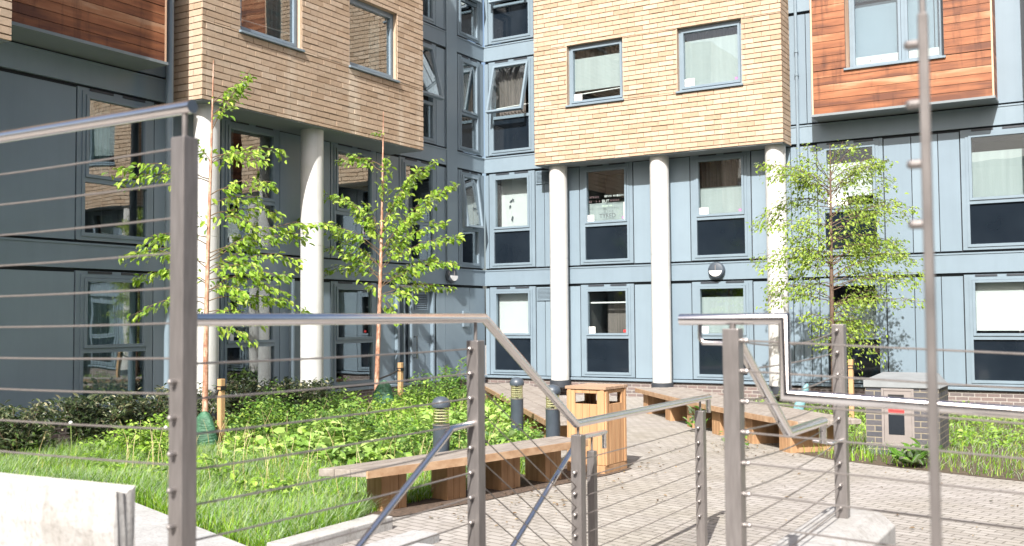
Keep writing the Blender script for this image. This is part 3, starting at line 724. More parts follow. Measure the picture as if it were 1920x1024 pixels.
wall_lamp('round black wall lamp in shade near the inner corner beside the small tree', (-13.585,20.0,2.84), PI/2)

# ------------------------------------------------------------------ benches
def bench(label, line, width, boards, legs, h=.45, thick=.07, side=1, skew=None, ins=.07):
    """line: front edge points (x,y); boards lie on the given side of it"""
    x0,y0 = line[0]
    t = thing('bench', label, 'bench', (x0,y0,0), 0, 'timber benches in the courtyard')
    P = [Vector((x-x0,y-y0)) for x,y in line]
    nrm = []
    for i in range(len(P)):
        d = (P[min(i+1,len(P)-1)]-P[max(i-1,0)]).normalized(); nrm.append(Vector((-d.y,d.x))*side)
    if skew: nrm[0] = Vector(skew)
    bw = width/boards
    for k in range(boards):
        a, b = k*bw+.004, (k+1)*bw-.004
        mb = MB(); n = len(P); vs = []
        for i in range(n):
            pa, pb = P[i]+nrm[i]*a, P[i]+nrm[i]*b
            vs += [(pa.x,pa.y,h-thick),(pb.x,pb.y,h-thick),(pb.x,pb.y,h-.003*(k%2)),(pa.x,pa.y,h-.003*(k%2))]
        fs = [(0,1,2,3),(4*n-4,4*n-1,4*n-2,4*n-3)]
        for i in range(n-1):
            for j in range(4): fs.append((4*i+j,4*i+4+j,4*i+4+(j+1)%4,4*i+(j+1)%4))
        if side < 0: fs = [f[::-1] for f in fs]
        mb.add(vs,fs); mb.build('seat_board', M['wood_weathered'], t, bevel=.006)
    mb = MB(); vs = []
    for i in range(len(P)):
        pa, pb = P[i]-nrm[i]*.014, P[i]+nrm[i]*.003
        vs += [(pa.x,pa.y,h-thick-.012),(pb.x,pb.y,h-thick-.012),(pb.x,pb.y,h-.006),(pa.x,pa.y,h-.006)]
    n = len(P); fs = [(0,1,2,3),(4*n-4,4*n-1,4*n-2,4*n-3)]+[(4*i+j,4*i+4+j,4*i+4+(j+1)%4,4*i+(j+1)%4) for i in range(n-1) for j in range(4)]
    mb.add(vs,[f[::-1] for f in fs] if side < 0 else fs); mb.build('edge_board', M['wood_edge'], t)
    L = [0]
    for i in range(1,len(P)): L.append(L[-1]+(P[i]-P[i-1]).length)
    for s,lw,ld in legs:
        i = max(j for j in range(len(L)-1) if L[j] <= s+1e-6); u = (s-L[i])/(L[i+1]-L[i])
        p = P[i].lerp(P[i+1],u); d = (P[i+1]-P[i]).normalized(); n_ = Vector((-d.y,d.x))*side
        ang = math.atan2(d.y,d.x)
        mb = MB()
        y0_,y1_ = (ins,ins+ld) if side > 0 else (-ins-ld,-ins)
        w3 = lw/3
        for q in range(3): mb.box(-lw/2+q*w3+.002,-lw/2+(q+1)*w3-.002,y0_,y1_,-.02,h-thick-.002)
        o = mb.build('leg', M['wood_leg'], t, bevel=.005)
        o.matrix_local = Matrix.Translation((p.x,p.y,0)) @ Matrix.Rotation(ang,4,'Z')
    return t
bench('long slatted timber bench in the foreground beside the grass, nearest the steel posts', [(-5.90,7.33),(-5.58,8.44),(-5.43,9.11),(-5.18,10.35)], .46, 3, [(.46,.30,.24),(1.25,.26,.24),(2.05,.30,.24),(2.75,.28,.30)], side=1, ins=.20, skew=(-.93,-.36))
bench('wide grey timber bench running back from behind the wooden bin to the corner', [(-6.55,11.95),(-7.37,12.95),(-10.1,16.35),(-11.75,18.4)], .95, 6, [(.6,.3,.85),(1.9,.3,.85),(3.3,.3,.85),(4.7,.3,.85),(6.1,.3,.85),(7.6,.3,.85)], side=-1)
bench('wide grey timber bench on the right below the white columns and lawn', [(-3.62,13.30),(-4.37,14.02),(-5.94,15.67),(-8.1,18.3)], .95, 6, [(.45,.3,.85),(1.5,.3,.85),(2.6,.3,.85),(3.7,.3,.85),(4.9,.3,.85),(6.3,.3,.85)], side=-1)

# ------------------------------------------------------------------ litter bin
tb = thing('litter_bin', 'square orange timber litter bin with openings under its flat lid', 'bin', (-5.39,11.03,0), math.radians(-3.6))
W = .245
for k in range(4):
    Rk = Matrix.Rotation(k*PI/2,4,'Z'); ow, oz0, oz1 = .10, .80, .925
    mb = MB(); nb = 5; bw_ = 2*W/nb
    for i in range(nb):
        a, b = -W+i*bw_+.002, -W+(i+1)*bw_-.002
        mid = (a+b)/2
        if abs(mid) < ow:
            a2,b2 = a,b
            mb.box(a2,b2,-W-.012,-W+.012,.10,oz0,M=Rk); mb.box(a2,b2,-W-.012,-W+.012,oz1,.965,M=Rk)
        else: mb.box(a,b,-W-.012,-W+.012,.10,.965,M=Rk)
    mb.box(-W-.002,-W+.045,-W-.022,-W-.0125,.10,.965,M=Rk); mb.box(W-.045,W+.002,-W-.022,-W-.0125,.10,.965,M=Rk)
    mb.build('side_panel', M['wood_bin'], tb, bevel=.003)
mb = MB(); mb.box(-W-.01,W+.01,-W-.03,W+.03,-.02,.095); mb.build('plinth', M['wood_leg'], tb, bevel=.005)
mb = MB()
for i in range(5): mb.box(-W-.03,W+.03,-W-.03+i*(2*W+.06)/5+.002,-W-.03+(i+1)*(2*W+.06)/5-.002,.97,1.005)
mb.build('lid', M['wood_lid'], tb, bevel=.004)
mb = MB(); mb.box(-.19,.19,-.19,.19,.12,.70); mb.build('liner', M['black'], tb)
mb = MB(); mb.box(-W+.015,-W+.05,-W+.015,-W+.05,.1,.965); mb.box(W-.05,W-.015,-W+.015,-W+.05,.1,.965); mb.box(-W+.015,-W+.05,W-.05,W-.015,.1,.965); mb.box(W-.05,W-.015,W-.05,W-.015,.1,.965)
mb.build('corner_post', M['wood_leg'], tb)

# ------------------------------------------------------------------ bollard lights
def bollard(label, x, y):
    t = thing('bollard_light', label, 'bollard', (x,y,0), 0, 'grey bollard lights')
    r = .088
    b = MB(); b.lathe([(r,-.05),(r,.70),(r+.002,.705)],28); b.build('shaft', M['bollard'], t)
    c = MB(); c.lathe([(r+.006,.885),(r+.012,.90),(r+.010,.935),(r-.01,.972),(r-.045,.992),(0,1.0)],28); c.build('cap', M['bollard'], t)
    g = MB(); g.lathe([(r-.006,.712),(r-.006,.884)],28); g.build('lamp_glass', M['lamp_glass'], t)
    f = MB()
    for z in (.735,.765,.795,.825,.855): f.lathe([(r-.03,z),(r-.012,z+.004),(r-.012,z+.010),(r-.03,z+.012)],20)
    f.lathe([(.02,.706),(.02,.885)],10); f.build('louvre_ring', M['lens'], t)
    k = MB(); k.lathe([(r+.005,.698),(r+.005,.711)],28); k.build('collar', M['cable'], t)
bollard('grey bollard light standing directly behind the foreground bench', -6.13, 8.85)
bollard('grey bollard light in the leafy bed farthest from the bin', -7.18, 12.2)
bollard('grey bollard light standing close beside the wooden litter bin', -5.98, 11.02)

# ------------------------------------------------------------------ railings
PW = .035; TR = .0245
def post(root, x, y, z0, z1, w=PW, stud_faces=(), studs=()):
    b = MB(); b.box(x-w,x+w,y-w,y+w,z0,z1)
    o = b.build('post', M['steel'], root, bevel=.004)
    if studs:
        for (dx,dy) in stud_faces:
            s = MB(); e = Vector((dx,dy,0))*.022; s.tube([Vector((0,0,0)),e],.011,8); s.ball(tuple(e),.0115,8)
            first = None
            for z in studs:
                if first is None: c = first = s.build('cable_stud', M['steel'], o)
                else: c = first.copy(); COL.objects.link(c); c.parent = o
                c.location = (x+dx*w, y+dy*w, z)
    return o
def cable(root, a, b, r=.0035, sag=0):
    a, b = Vector(a), Vector(b); n = 8 if sag else 1
    pts = [a.lerp(b,i/n)-Vector((0,0,sag*4*(i/n)*(1-i/n))) for i in range(n+1)]
    c = MB(); c.tube(pts,r,6); c.build('cable', M['cable'], root)
def rail(root, pts, r=TR, name='handrail', m='tube'):
    c = MB(); c.tube(pts,r,20); return c.build(name, M[m], root)

X0, Y1, Y2, Y3, Y5 = -2.89, 2.555, 4.49, 5.65, 7.78
LR = thing('stair_railing', 'long steel stair railing with wire cables crossing the left and centre foreground', 'railing', (X0,Y1,0))
LR_off = Vector((X0,Y1,0))
def L(x,y,z): return (x-X0,y-Y1,z)
# posts
zs1 = [2.43-.127*i for i in range(10)]
post(LR,0,0,.0,2.465,stud_faces=((0,-1),),studs=[1.08-.127*i+.0 for i in range(-4,5)])
zs2 = [1.648-.127*i for i in range(8)]
post(LR,0,Y2-Y1,.0,1.69,stud_faces=((0,-1),),studs=zs2)
zs3 = [.86-.127*i for i in range(6)]
post(LR,0,Y3-Y1,0,1.085,stud_faces=((0,-1),(0,1)),studs=zs3)
post(LR,0,Y5-Y1,0,1.06,stud_faces=((0,-1),),studs=[.93-.115*i for i in range(7)])
# upper handrail running left, with short spigot
rail(LR,[L(X0+.04,Y1,2.575),L(-8.5,Y1,2.575)])
rail(LR,[L(X0,Y1,2.46),L(X0,Y1,2.56)],.010,'spigot','steel')
for z in zs1: cable(LR,L(X0-PW,Y1,z),L(-5.3,Y1,z),.0040,.012); cable(LR,L(-5.3,Y1,z),L(-8.5,Y1,z),.0040,.012)
post(LR,-8.5-X0,0,.9,2.465); post(LR,-5.3-X0,0,.9,2.465)
# middle horizontal, slope and lower run
rail(LR,[L(X0,Y1+PW,1.806),L(X0,Y2+.085,1.806),L(X0,Y3-.03,1.155),L(X0,Y5+.21,1.155)])
rail(LR,[L(X0,Y5+.19,1.14),L(X0,Y5+.19,1.03)],.0205,'rail_end')
for y,za,zb in ((Y2,1.69,1.79),(Y3,1.085,1.14),(Y5,1.06,1.14)): rail(LR,[L(X0,y,za),L(X0,y,zb)],.009,'spigot','steel')
for i,z in enumerate(zs2[:8]): cable(LR,L(X0,Y1+PW,z),L(X0,Y2-PW,z),.0042,.006)
for i in range(8):
    za = 1.40-.127*i
    zb = za-.617*(Y3-Y2)+.12
    if zb > .05: cable(LR,L(X0,Y2+PW,za+.05),L(X0,Y3-PW,zb-.03),.0038)
for i in range(7): cable(LR,L(X0,Y3+PW,.93-.115*i),L(X0,Y5-PW,.93-.115*i),.0036,.004)
# low wall mounted grab rails of the lower flight
GR = thing('grab_rail', 'slim steel grab rail sloping down to the left in front of the timber bench', 'handrail', (X0,4.2,0), 0, 'slim sloping grab rails')
rail(GR,[(0,Y2-PW-4.2,1.262),(0,.06,1.255),(0,.02,1.225),(0,3.543-4.2,.815),(0,2.7-4.2,.33)],.0165)
q = MB(); q.box(-.02,.02,2.68-4.2,2.72-4.2,0,.33); q.build('post', M['steel'], GR)
X2 = -3.03
G2 = thing('grab_rail', 'slim steel grab rail with its own slim post rising behind the central post', 'handrail', (X2,5.9,0), 0, 'slim sloping grab rails')
rail(G2,[(0,6.33-5.9,1.028),(0,.07,1.028),(0,.0,1.005),(0,5.1-5.9,.505),(0,4.4-5.9,.08)],.0165)
rail(G2,[(0,6.31-5.9,1.02),(0,6.31-5.9,.92)],.0165,'rail_end')
q = MB(); q.box(-.026,.026,6.12-5.9-.026,6.12-5.9+.026,0,.925); q.build('post', M['steel'], G2, bevel=.003)
rail(G2,[(0,6.12-5.9,.92),(0,6.12-5.9,1.02)],.007,'spigot','steel')

XR, YR, YP = -1.41, 4.20, 6.10
RR = thing('stair_railing', 'steel railing on the right with stepped tube handrail and slack wire cables', 'railing', (XR,YR,0))
def Rr(x,y,z): return (x-XR,y-YR,z)
zsr = [1.702-.128*i for i in range(11)]
post(RR,0,0,.3,1.752,stud_faces=((1,0),),studs=zsr)
zp = [1.72-.127*i for i in range(9)]
post(RR,0,YP-YR,.64,1.755,stud_faces=((0,-1),),studs=zp)
ra = -.042
rail(RR,[Rr(-1.645,YR,1.792),Rr(-1.19,YR,1.792),Rr(-1.19,YR,1.478),Rr(2.2,YR,1.478+ra*3.4)])
rail(RR,[Rr(XR,YR,1.75),Rr(XR,YR,1.785)],.014,'spigot','steel')
rail(RR,[Rr(-1.555,YR,1.775),Rr(-1.555,YR,1.71),Rr(-1.54,YR,1.692),Rr(XR-PW,YR,1.69)],.0095,'rail_return')
rail(RR,[Rr(XR,YR+PW,1.72),Rr(XR,5.0,1.235),Rr(XR,5.70,1.228)])
rail(RR,[Rr(XR,5.68,1.22),Rr(XR,5.68,1.11)],.0205,'rail_end')
rail(RR,[Rr(XR-.1,5.86,1.10),Rr(XR,5.86,1.09),Rr(XR+.02,YP-.0,1.09)],.009,'rail_bracket')
for i,z in enumerate(zsr): cable(RR,Rr(XR+PW,YR,z),Rr(2.2,YR,z+ra*3.6),.0042)
for i,z in enumerate(zsr[:9]): cable(RR,Rr(XR,YR+PW,z),Rr(XR,YP-PW,zp[i]),.0038,[.05,.012,.03,.03,.04,.03,.015,.01,.008][i])
for x in (.9,2.2): post(RR,x-XR,0,.3,1.752+ra*(x-XR)-.3)
# upper landing rail whose end post stands at the right edge
X4, Y4 = -.372, 2.50
UR = thing('guard_railing', 'slim steel upright close to the camera at the right edge of the picture', 'railing', (X4,Y4,0))
post(UR,0,0,.6,2.50,w=.011,stud_faces=((-1,0),),studs=[2.43-.127*i*1.1 for i in range(4)])
rail(UR,[(-.04,0,2.60),(3.2,0,2.60)]); rail(UR,[(0,0,2.5),(0,0,2.59)],.008,'spigot','steel')

# ------------------------------------------------------------------ concrete
def rough_block(name, label, x0,x1,y0,y1,z0,z1, cat='wall', amp=.012, n=(10,6,8), seed=1, m='concrete', chip=0):
    r = np.random.default_rng(seed); bm = bmesh.new()
    bmesh.ops.create_cube(bm, size=1); bmesh.ops.subdivide_edges(bm, edges=bm.edges[:], cuts=7, use_grid_fill=True)
    for v in bm.verts:
        c = v.co.copy(); ex = sum(abs(abs(q)-.5) < 1e-4 for q in c)
        j = Vector(r.normal(0,1,3))*amp*(1.6 if ex >= 2 else .35)
        if ex >= 2 and chip and c.z > .4: j.z -= abs(r.normal(0,1))*chip
        v.co = Vector((x0+(c.x+.5)*(x1-x0), y0+(c.y+.5)*(y1-y0), z0+(c.z+.5)*(z1-z0)))+j
    me = bpy.data.meshes.new(name); bm.to_mesh(me); bm.free(); me.materials.append(M[m])
    o = bpy.data.objects.new(name, me); COL.objects.link(o)
    b = o.modifiers.new('bevel','BEVEL'); b.width = .012; b.segments = 2
    return tag(o, label, cat)
rough_block('concrete_pier','rough white concrete pier with chipped top under the upper left rail',-9.0,-3.27,2.57,2.66,-.1,1.165,'wall',.0035,seed=3,chip=.012)
q = MB(); prof = [(-.20,-.1),(-.20,.61),(-.18,.64),(.10,.64),(.20,.56),(.20,-.1)]
vs = []; 
for y in (2.9,6.42): vs += [(x,y-6.1,z) for x,z in prof]
n = len(prof); q.add(vs,[tuple(range(n)),tuple(range(n,2*n))[::-1]]+[(i,n+i,n+(i+1)%n,(i+1)%n) for i in range(n)])
o = q.build('concrete_wall', M['concrete'], bevel=.008, loc=(XR+.03,6.1,0)); tag(o,'low white concrete wall with sloped edge carrying the right rail post','wall')
q = MB(); q.box(-.11,.11,-.65,.65,-.05,.11); o = q.build('concrete_kerb', M['concrete'], bevel=.01, loc=(-5.55,6.47,0)); tag(o,'white concrete kerb between the grass and the steps by the bench end','kerb')
q = MB(); q.box(-.13,.13,-.9,.9,-.05,.07); q.box(.13,.30,-.9,.6,-.05,.05); o = q.build('concrete_step', M['coping'], bevel=.006, loc=(-4.93,6.0,0)); tag(o,'pale concrete step edge at the bottom beside the left steel post','step')
cp = MB(); cp.prism([(-9.6,7.22),(-5.68,5.78),(-5.35,5.0),(-5.0,3.2),(-10.5,3.2)],-.05,.05)
cp.build('coping', M['coping']); tag(bpy.data.objects['coping'],'pale grey sloping concrete apron edging the grass at lower left','paving')
# landing and steps the rails stand on
st = MB()
st.box(-2.6,-1.65,-3,Y2-.15,-.1,.62)
for k in range(3): st.box(-2.6,-1.65,Y2-.15+.28*k,Y2-.15+.28*(k+1),-.1,.62-.155*(k+1))
tag(st.build('steps', M['concrete']), kind='structure')

# ------------------------------------------------------------------ meter cabinet
cb = thing('meter_cabinet', 'dark brick meter cabinet with grey metal door and pale sloping lid', 'cabinet', (-2.90,13.94,0))
q = MB()
for (a,b,c,d) in rects_minus(0,.90,-.05,.87,[(.20,.60,.12,.862)]): q.box(a,b,0,.8,c,d)
q.box(.2005,.5995,.05,.8,.1205,.8615)
q.build('brick_body', M['brick_dark'], cb)
q = MB(); n = [(-.02,-.025,.872),(.92,-.025,.872),(.92,.82,.872),(-.02,.82,.872),(-.02,-.025,.965),(.92,-.025,.965),(.80,.70,1.04),(.10,.70,1.04)]
q.add(n,[(0,3,2,1),(4,5,6,7),(0,1,5,4),(1,2,6,5),(2,3,7,6),(3,0,4,7)]); q.build('lid', M['lid_grey'], cb, bevel=.008)
q = MB(); q.ring(.20,.60,.12,.862,.03,-.015,.045); q.box(.232,.568,-.008,.04,.152,.83); dd = q.build('door', M['cab_metal'], cb, bevel=.003)
q = MB(); q.box(.285,.48,-.012,-.0085,.735,.785); q.build('slot', M['black'], dd)
q = MB(); q.box(.285,.48,-.012,-.0085,.27,.53); q.build('meter_window', M['spandrel'], dd)
q = MB(); q.box(.285,.48,-.012,-.0085,.545,.60); q.build('warning_label', M['red'], dd)
q = MB(); q.box(.28,.485,-.0135,-.0088,.532,.543); q.build('label_strip', M['white_card'], dd)

# ------------------------------------------------------------------ foliage builders
def leaf_arrays(P, D, N, Ln, Wd, fold=.25):
    """six-point leaves: P base, D direction, N face normal (arrays), returns V,F"""
    n = len(P); D = D/np.linalg.norm(D,axis=1,keepdims=True)
    Sd = np.cross(D,N); Sd /= np.linalg.norm(Sd,axis=1,keepdims=True)+1e-9
    Nn = np.cross(Sd,D); Ln = Ln[:,None]; Wd = Wd[:,None]
    base = P; tip = P+D*Ln-Nn*Ln*.12
    def side(s,t,w): return P+D*Ln*t+Sd*s*Wd*w*.5+Nn*Wd*fold*w
    V = np.stack([base,side(1,.30,.95),side(1,.68,.78),tip,side(-1,.68,.78),side(-1,.30,.95)],1).reshape(-1,3)
    k = np.arange(n)[:,None]*6
    F = np.concatenate([k+np.array([[0,1,2,3]]),k+np.array([[0,3,4,5]])],0)
    return V,F
CAM_R = np.array([.859,.511,0.]); CAM_F = np.array([-.51,.86,0.])

def build_tree(name, label, base, height, r0, branches, leaf, bark, leaf_len, per_m, group, spread=.065, lean=(0,0), crown_bits=None, seed=1, leader_r=.006):
    r = np.random.default_rng(seed)
    t = thing(name, label, 'tree', base, 0, group)
    n = 9; path = []; rad = []
    for i in range(n):
        f = i/(n-1); w = .012*math.sin(5*f+seed)
        path.append((lean[0]*f+w, lean[1]*f+w*.6, height*f)); rad.append(r0*(1-f)**.8+leader_r)
    tk = MB(); tk.tube([(path[0][0],path[0][1],-.1)]+path, 0, 10, radii=[rad[0]*1.15]+rad); to = tk.build('trunk', bark, t)
    def trunk_at(z):
        f = max(0,min(1,z/height)); return np.array([lean[0]*f, lean[1]*f, z])
    lim = MB(); P = []; D = []; Nn = []; Ls = []
    for (z0, dx, dz, dep) in branches:
        a = trunk_at(z0); e = a + CAM_R*dx + CAM_F*dep + np.array([0,0,dz])
        ln = np.linalg.norm(e-a); m = max(6,int(ln/.12)); pts = []
        up = abs(dx)*.22
        for i in range(m+1):
            f = i/m; p = a*(1-f)+e*f; p = p+np.array([0,0,up*4*f*(1-f)*.5])+r.normal(0,.012,3)*(f>0); pts.append(p)
        lim.tube([tuple(p) for p in pts],0,5,radii=[.0075*(1-.8*i/m)*(1 if ln>.6 else .7)+.001 for i in range(m+1)])
        # side twigs with leaves
        cnt = int(ln*per_m)
        for _ in range(cnt):
            f = r.uniform(.16,1.0)**.85; i = min(m-1,int(f*m)); p = pts[i]*(1-(f*m-i))+pts[i+1]*(f*m-i)
            dirn = (e-a)/ln
            off = r.normal(0,1,3)*np.array([spread,spread,spread*.55])*(1.15-.6*f)
            q = p+off-np.array([0,0,abs(r.normal(0,.05))]); d = dirn*.7+r.normal(0,.5,3); d[2] -= .75
            P.append(q); D.append(d); Nn.append(np.array([r.normal(0,.45),r.normal(0,.45)-.35,1.0])); Ls.append(leaf_len*r.uniform(.5,1.25))
            if r.random() < .12: lim.tube([tuple(p),tuple((p+q)/2+np.array([0,0,.01])),tuple(q)],.002,4,caps=False)
    lo = lim.build('branch', bark if bark is M['bark_dark'] else M['twig'], t)
    V,F = leaf_arrays(np.array(P),np.array(D),np.array(Nn),np.array(Ls),np.array(Ls)*.58)
    np_mesh('crown',V,F,leaf,t); return t

# px -> metre tables for each young tree: (height on trunk, sideways reach, rise, depth)
def br(tab, mpx, ytop, zfun, seed):
    r = random.Random(seed); out = []
    for (xt,yt,xe,ye) in tab:
        dx = (xe-xt)*mpx; out.append((zfun(yt), dx, (yt-ye)*mpx, r.uniform(-.55,.55)*max(.35,abs(dx))))
    return out
d1 = 14.5; m1 = d1/1916; z1f = lambda y: 1.8-(y-598)*m1
T1 = [(390,240,470,128),(392,215,452,160),(391,190,440,150),(390,300,345,245),(390,300,440,268),(390,330,232,322),(390,335,250,345),(389,300,515,268),(389,290,500,300),(388,360,520,345),(388,380,470,360),(388,420,330,380),
      (388,400,515,395),(388,405,480,420),(387,440,250,452),(387,455,290,440),(386,480,605,412),(386,485,560,430),(386,490,215,478),(386,500,280,455),(386,505,555,480),(385,510,500,500),(385,525,230,512),(385,530,300,500),
      (385,540,545,515),(385,540,470,545),(384,560,555,575),(384,555,245,585),(384,570,300,560),(384,575,320,610),(384,580,480,600),(384,590,440,570),(384,600,470,635),(386,470,470,455),(386,500,450,470),(385,520,520,545),(385,545,420,520)]
build_tree('young_birch','slender copper barked young birch behind the tall left steel post',(-11.153,10.255,0),z1f(103),.040,br(T1,m1,0,z1f,3),M['leaf_birch'],M['bark'],.100,64,'young trees in the courtyard',lean=(.05,.06),seed=3)
d2 = 19.6; m2 = d2/1916; z2f = lambda y: 1.8-(y-600)*m2
T2 = [(725,310,640,295),(724,320,660,285),(724,250,712,238),(722,420,822,288),(722,430,790,310),(721,440,770,330),(720,400,735,290),(720,425,612,362),(719,440,650,368),(718,450,675,400),(718,470,858,335),(718,475,830,360),(717,480,800,390),(717,470,600,418),(716,480,560,410),
      (716,500,620,440),(716,505,870,452),(715,490,840,420),(715,510,780,430),(714,520,605,500),(714,525,640,470),(713,540,865,498),(713,540,820,480),(713,545,690,530),(712,555,845,540),(711,560,780,555),(711,560,750,600),(711,520,760,500),(716,450,740,400),(716,460,700,420),(714,500,680,470),(715,480,750,450),(716,440,690,380),(713,530,770,520),(714,515,600,460),(715,470,780,400)]
build_tree('young_birch','slender copper barked young birch in front of the plant room door near the corner',(-12.23,15.5,0),z2f(205),.045,br(T2,m2,0,z2f,5),M['leaf_birch'],M['bark'],.112,62,'young trees in the courtyard',lean=(.10,.12),seed=5)
d3 = 18.2; m3 = d3/1916; z3f = lambda y: 1.8-(y-594)*m3
r3 = random.Random(8); T3 = []
for k in range(88):
    yt = r3.uniform(330,665); half = 150*math.sin(PI*min(1,max(0,(yt-230)/430)))**.7+15
    xe = 1568+r3.choice([-1,1])*r3.uniform(.25,1)*half; ye = yt-r3.uniform(-25,80)*(1-(yt-330)/500)
    if ye < 265: ye = 265
    T3.append((1563,yt,xe,ye))
T3 += [(1563,330,1590,262),(1563,340,1640,300),(1563,360,1700,330),(1563,420,1715,395),(1563,380,1500,330),(1563,560,1430,540),(1563,560,1440,570),(1563,545,1725,520),(1563,590,1710,570),(1563,640,1610,690),(1563,620,1640,670),(1563,540,1460,520)]
build_tree('young_rowan','bushy young tree with fine leaves and several stems on the right',(-4.40,18.62,0),z3f(268),.050,br(T3,m3,0,z3f,9),M['leaf_rowan'],M['bark_dark'],.066,95,'young trees in the courtyard',spread=.13,seed=9)

# ------------------------------------------------------------------ stakes and watering bags
def stake(label, x, y, h, tie):
    t = thing('tree_stake', label, 'stake', (x,y,0), 0, 'tree stakes')
    q = MB(); q.box(-.04,.04,-.04,.04,-.1,h); q.build('stake_post', M['wood_stake'], t, bevel=.005)
    if tie:
        q = MB(); a = Vector((0,0,h-.12)); b = Vector((tie[0]-x,tie[1]-y,h-.30))
        q.tube([a,(a+b)/2-Vector((0,0,.02)),b],.018,6); q.ring(-.05,.05,h-.16,h-.10,.01,-.05,.05); q.build('tie_strap', M['black'], t)
    return t
stake('wooden stake strapped to the birch behind the tall left steel post',-11.05,10.46,.98,(-11.14,10.29))
stake('wooden stake strapped to the birch near the corner door',-11.93,15.86,.98,(-12.20,15.55))
stake('brown wooden stake supporting the bushy tree on the right',-4.05,18.35,1.05,(-4.38,18.6))
def water_bag(label, x, y, h, w, m='plastic_green', lean=0, seed=1):
    r = np.random.default_rng(seed); prof = [(.75,0),(1,.12),(.96,.35),(.86,.6),(.62,.82),(.34,.95),(.12,1.0)]
    vs = []; fs = []; seg = 16
    for (rr,zz_) in prof:
        for j in range(seg):
            a = 2*PI*j/seg; k = 1+.10*math.sin(3*a+zz_*5+seed)+.05*math.sin(7*a+zz_*9)
            vs.append((w*rr*k*math.cos(a)+lean*zz_*h, .6*w*rr*k*math.sin(a), h*zz_))
    for i in range(len(prof)-1):
        for j in range(seg): fs.append((i*seg+j,i*seg+(j+1)%seg,(i+1)*seg+(j+1)%seg,(i+1)*seg+j))
    q = MB(); q.add(vs,fs+[tuple(range(seg))[::-1],tuple(range((len(prof)-1)*seg,len(prof)*seg))],smooth=True)
    o = q.build('watering_bag', M[m], loc=(x,y,0)); o.rotation_euler.z = .5
    return tag(o,label,'watering bag','tree watering bags')
water_bag('green plastic watering bag at the foot of the left birch beside dark shrubs',-11.10,10.20,.54,.19,seed=1)
water_bag('green plastic watering bag at the foot of the birch near the corner',-12.05,15.50,.66,.22,seed=2)
water_bag('leaning teal bag at the foot of the bushy tree on the right',-5.05,18.45,.60,.10,'teal_bag',.35,seed=3)

# ------------------------------------------------------------------ grass and weeds
def inside(poly, x, y):
    c = np.zeros(len(x),bool); n = len(poly)
    for i in range(n):
        x0,y0 = poly[i]; x1,y1 = poly[(i+1)%n]
        m = (y0>y)!=(y1>y)
        c ^= m & (x < (x1-x0)*(y-y0)/((y1-y0) if y1!=y0 else 1e-9)+x0)
    return c
def scatter(poly, n, dens=None):
    xs = [p[0] for p in poly]; ys = [p[1] for p in poly]; X = []; Y = []
    while sum(map(len,X)) < n:
        x = rng.uniform(min(xs),max(xs),n*3); y = rng.uniform(min(ys),max(ys),n*3); k = inside(poly,x,y)
        if dens is not None: k &= rng.random(len(x)) < dens(x,y)
        X.append(x[k]); Y.append(y[k])
    return np.concatenate(X)[:n], np.concatenate(Y)[:n]
def depth(x,y): return -.51*x+.859*y
def patch(x,y,s,ph): return .5+.25*(np.sin(x*s+ph)+np.sin(y*s*1.3+ph*2+np.sin(x*s*.7)))
def grass(name, poly, n, hmin, hmax, dens=None):
    x,y = scatter(poly,n,dens); h = rng.uniform(hmin,hmax,n)*(.6+.7*patch(x,y,2.1,1.0)); a = rng.uniform(0,2*PI,n)
    lean = rng.uniform(.15,1.15,n)*h; wdt = rng.uniform(.0018,.006,n)
    wx,wy = .25,.1
    d = np.stack([np.cos(a)*1.0+wx,np.sin(a)*1.0+wy],1); s = np.stack([-np.sin(a),np.cos(a)],1)
    V = np.zeros((n,6,3))
    for k,(f,wf) in enumerate(((0,1),(.5,.8),(1,.12))):
        cx = x+d[:,0]*lean*f*f; cy = y+d[:,1]*lean*f*f; cz = h*(f-.22*f*f*lean/h)
        for e,sg in enumerate((-1,1)):
            V[:,2*k+e,0] = cx+s[:,0]*wdt*wf*sg; V[:,2*k+e,1] = cy+s[:,1]*wdt*wf*sg; V[:,2*k+e,2] = cz
    k = np.arange(n)[:,None]*6
    F = np.concatenate([k+np.array([[0,1,3,2]]),k+np.array([[2,3,5,4]])],0)
    return tag(np_mesh(name,V.reshape(-1,3),F,M['grass']),'long bright green grass' ,'grass',None,'stuff')
g1 = grass('grass',[(-12.9,5.4),(-9.2,7.14),(-5.76,5.86),(-5.7,6.9),(-6.05,7.5),(-5.95,9.0),(-5.95,10.4),(-6.6,11.9),(-9.9,16.0),(-12.0,16.6),(-12.9,12)],110000,.07,.24,lambda x,y: np.clip(1.3-(depth(x,y)-8)/9.5,.22,1))
g1['label'] = 'long bright green grass between the foreground bench and the dark shrubs'
g2 = grass('grass',[(-7.0,19.4),(-6.0,17.6),(-3.45,14.7),(-3.85,13.82),(-3.2,13.24),(-2.1,12.82),(1.4,11.7),(4,11.3),(4,21.0),(-7.0,21.0)],16000,.08,.22,lambda x,y: np.clip(1.3-(depth(x,y)-12)/7,.15,1))
g2['label'] = 'green lawn strip behind the right bench and around the meter cabinet'

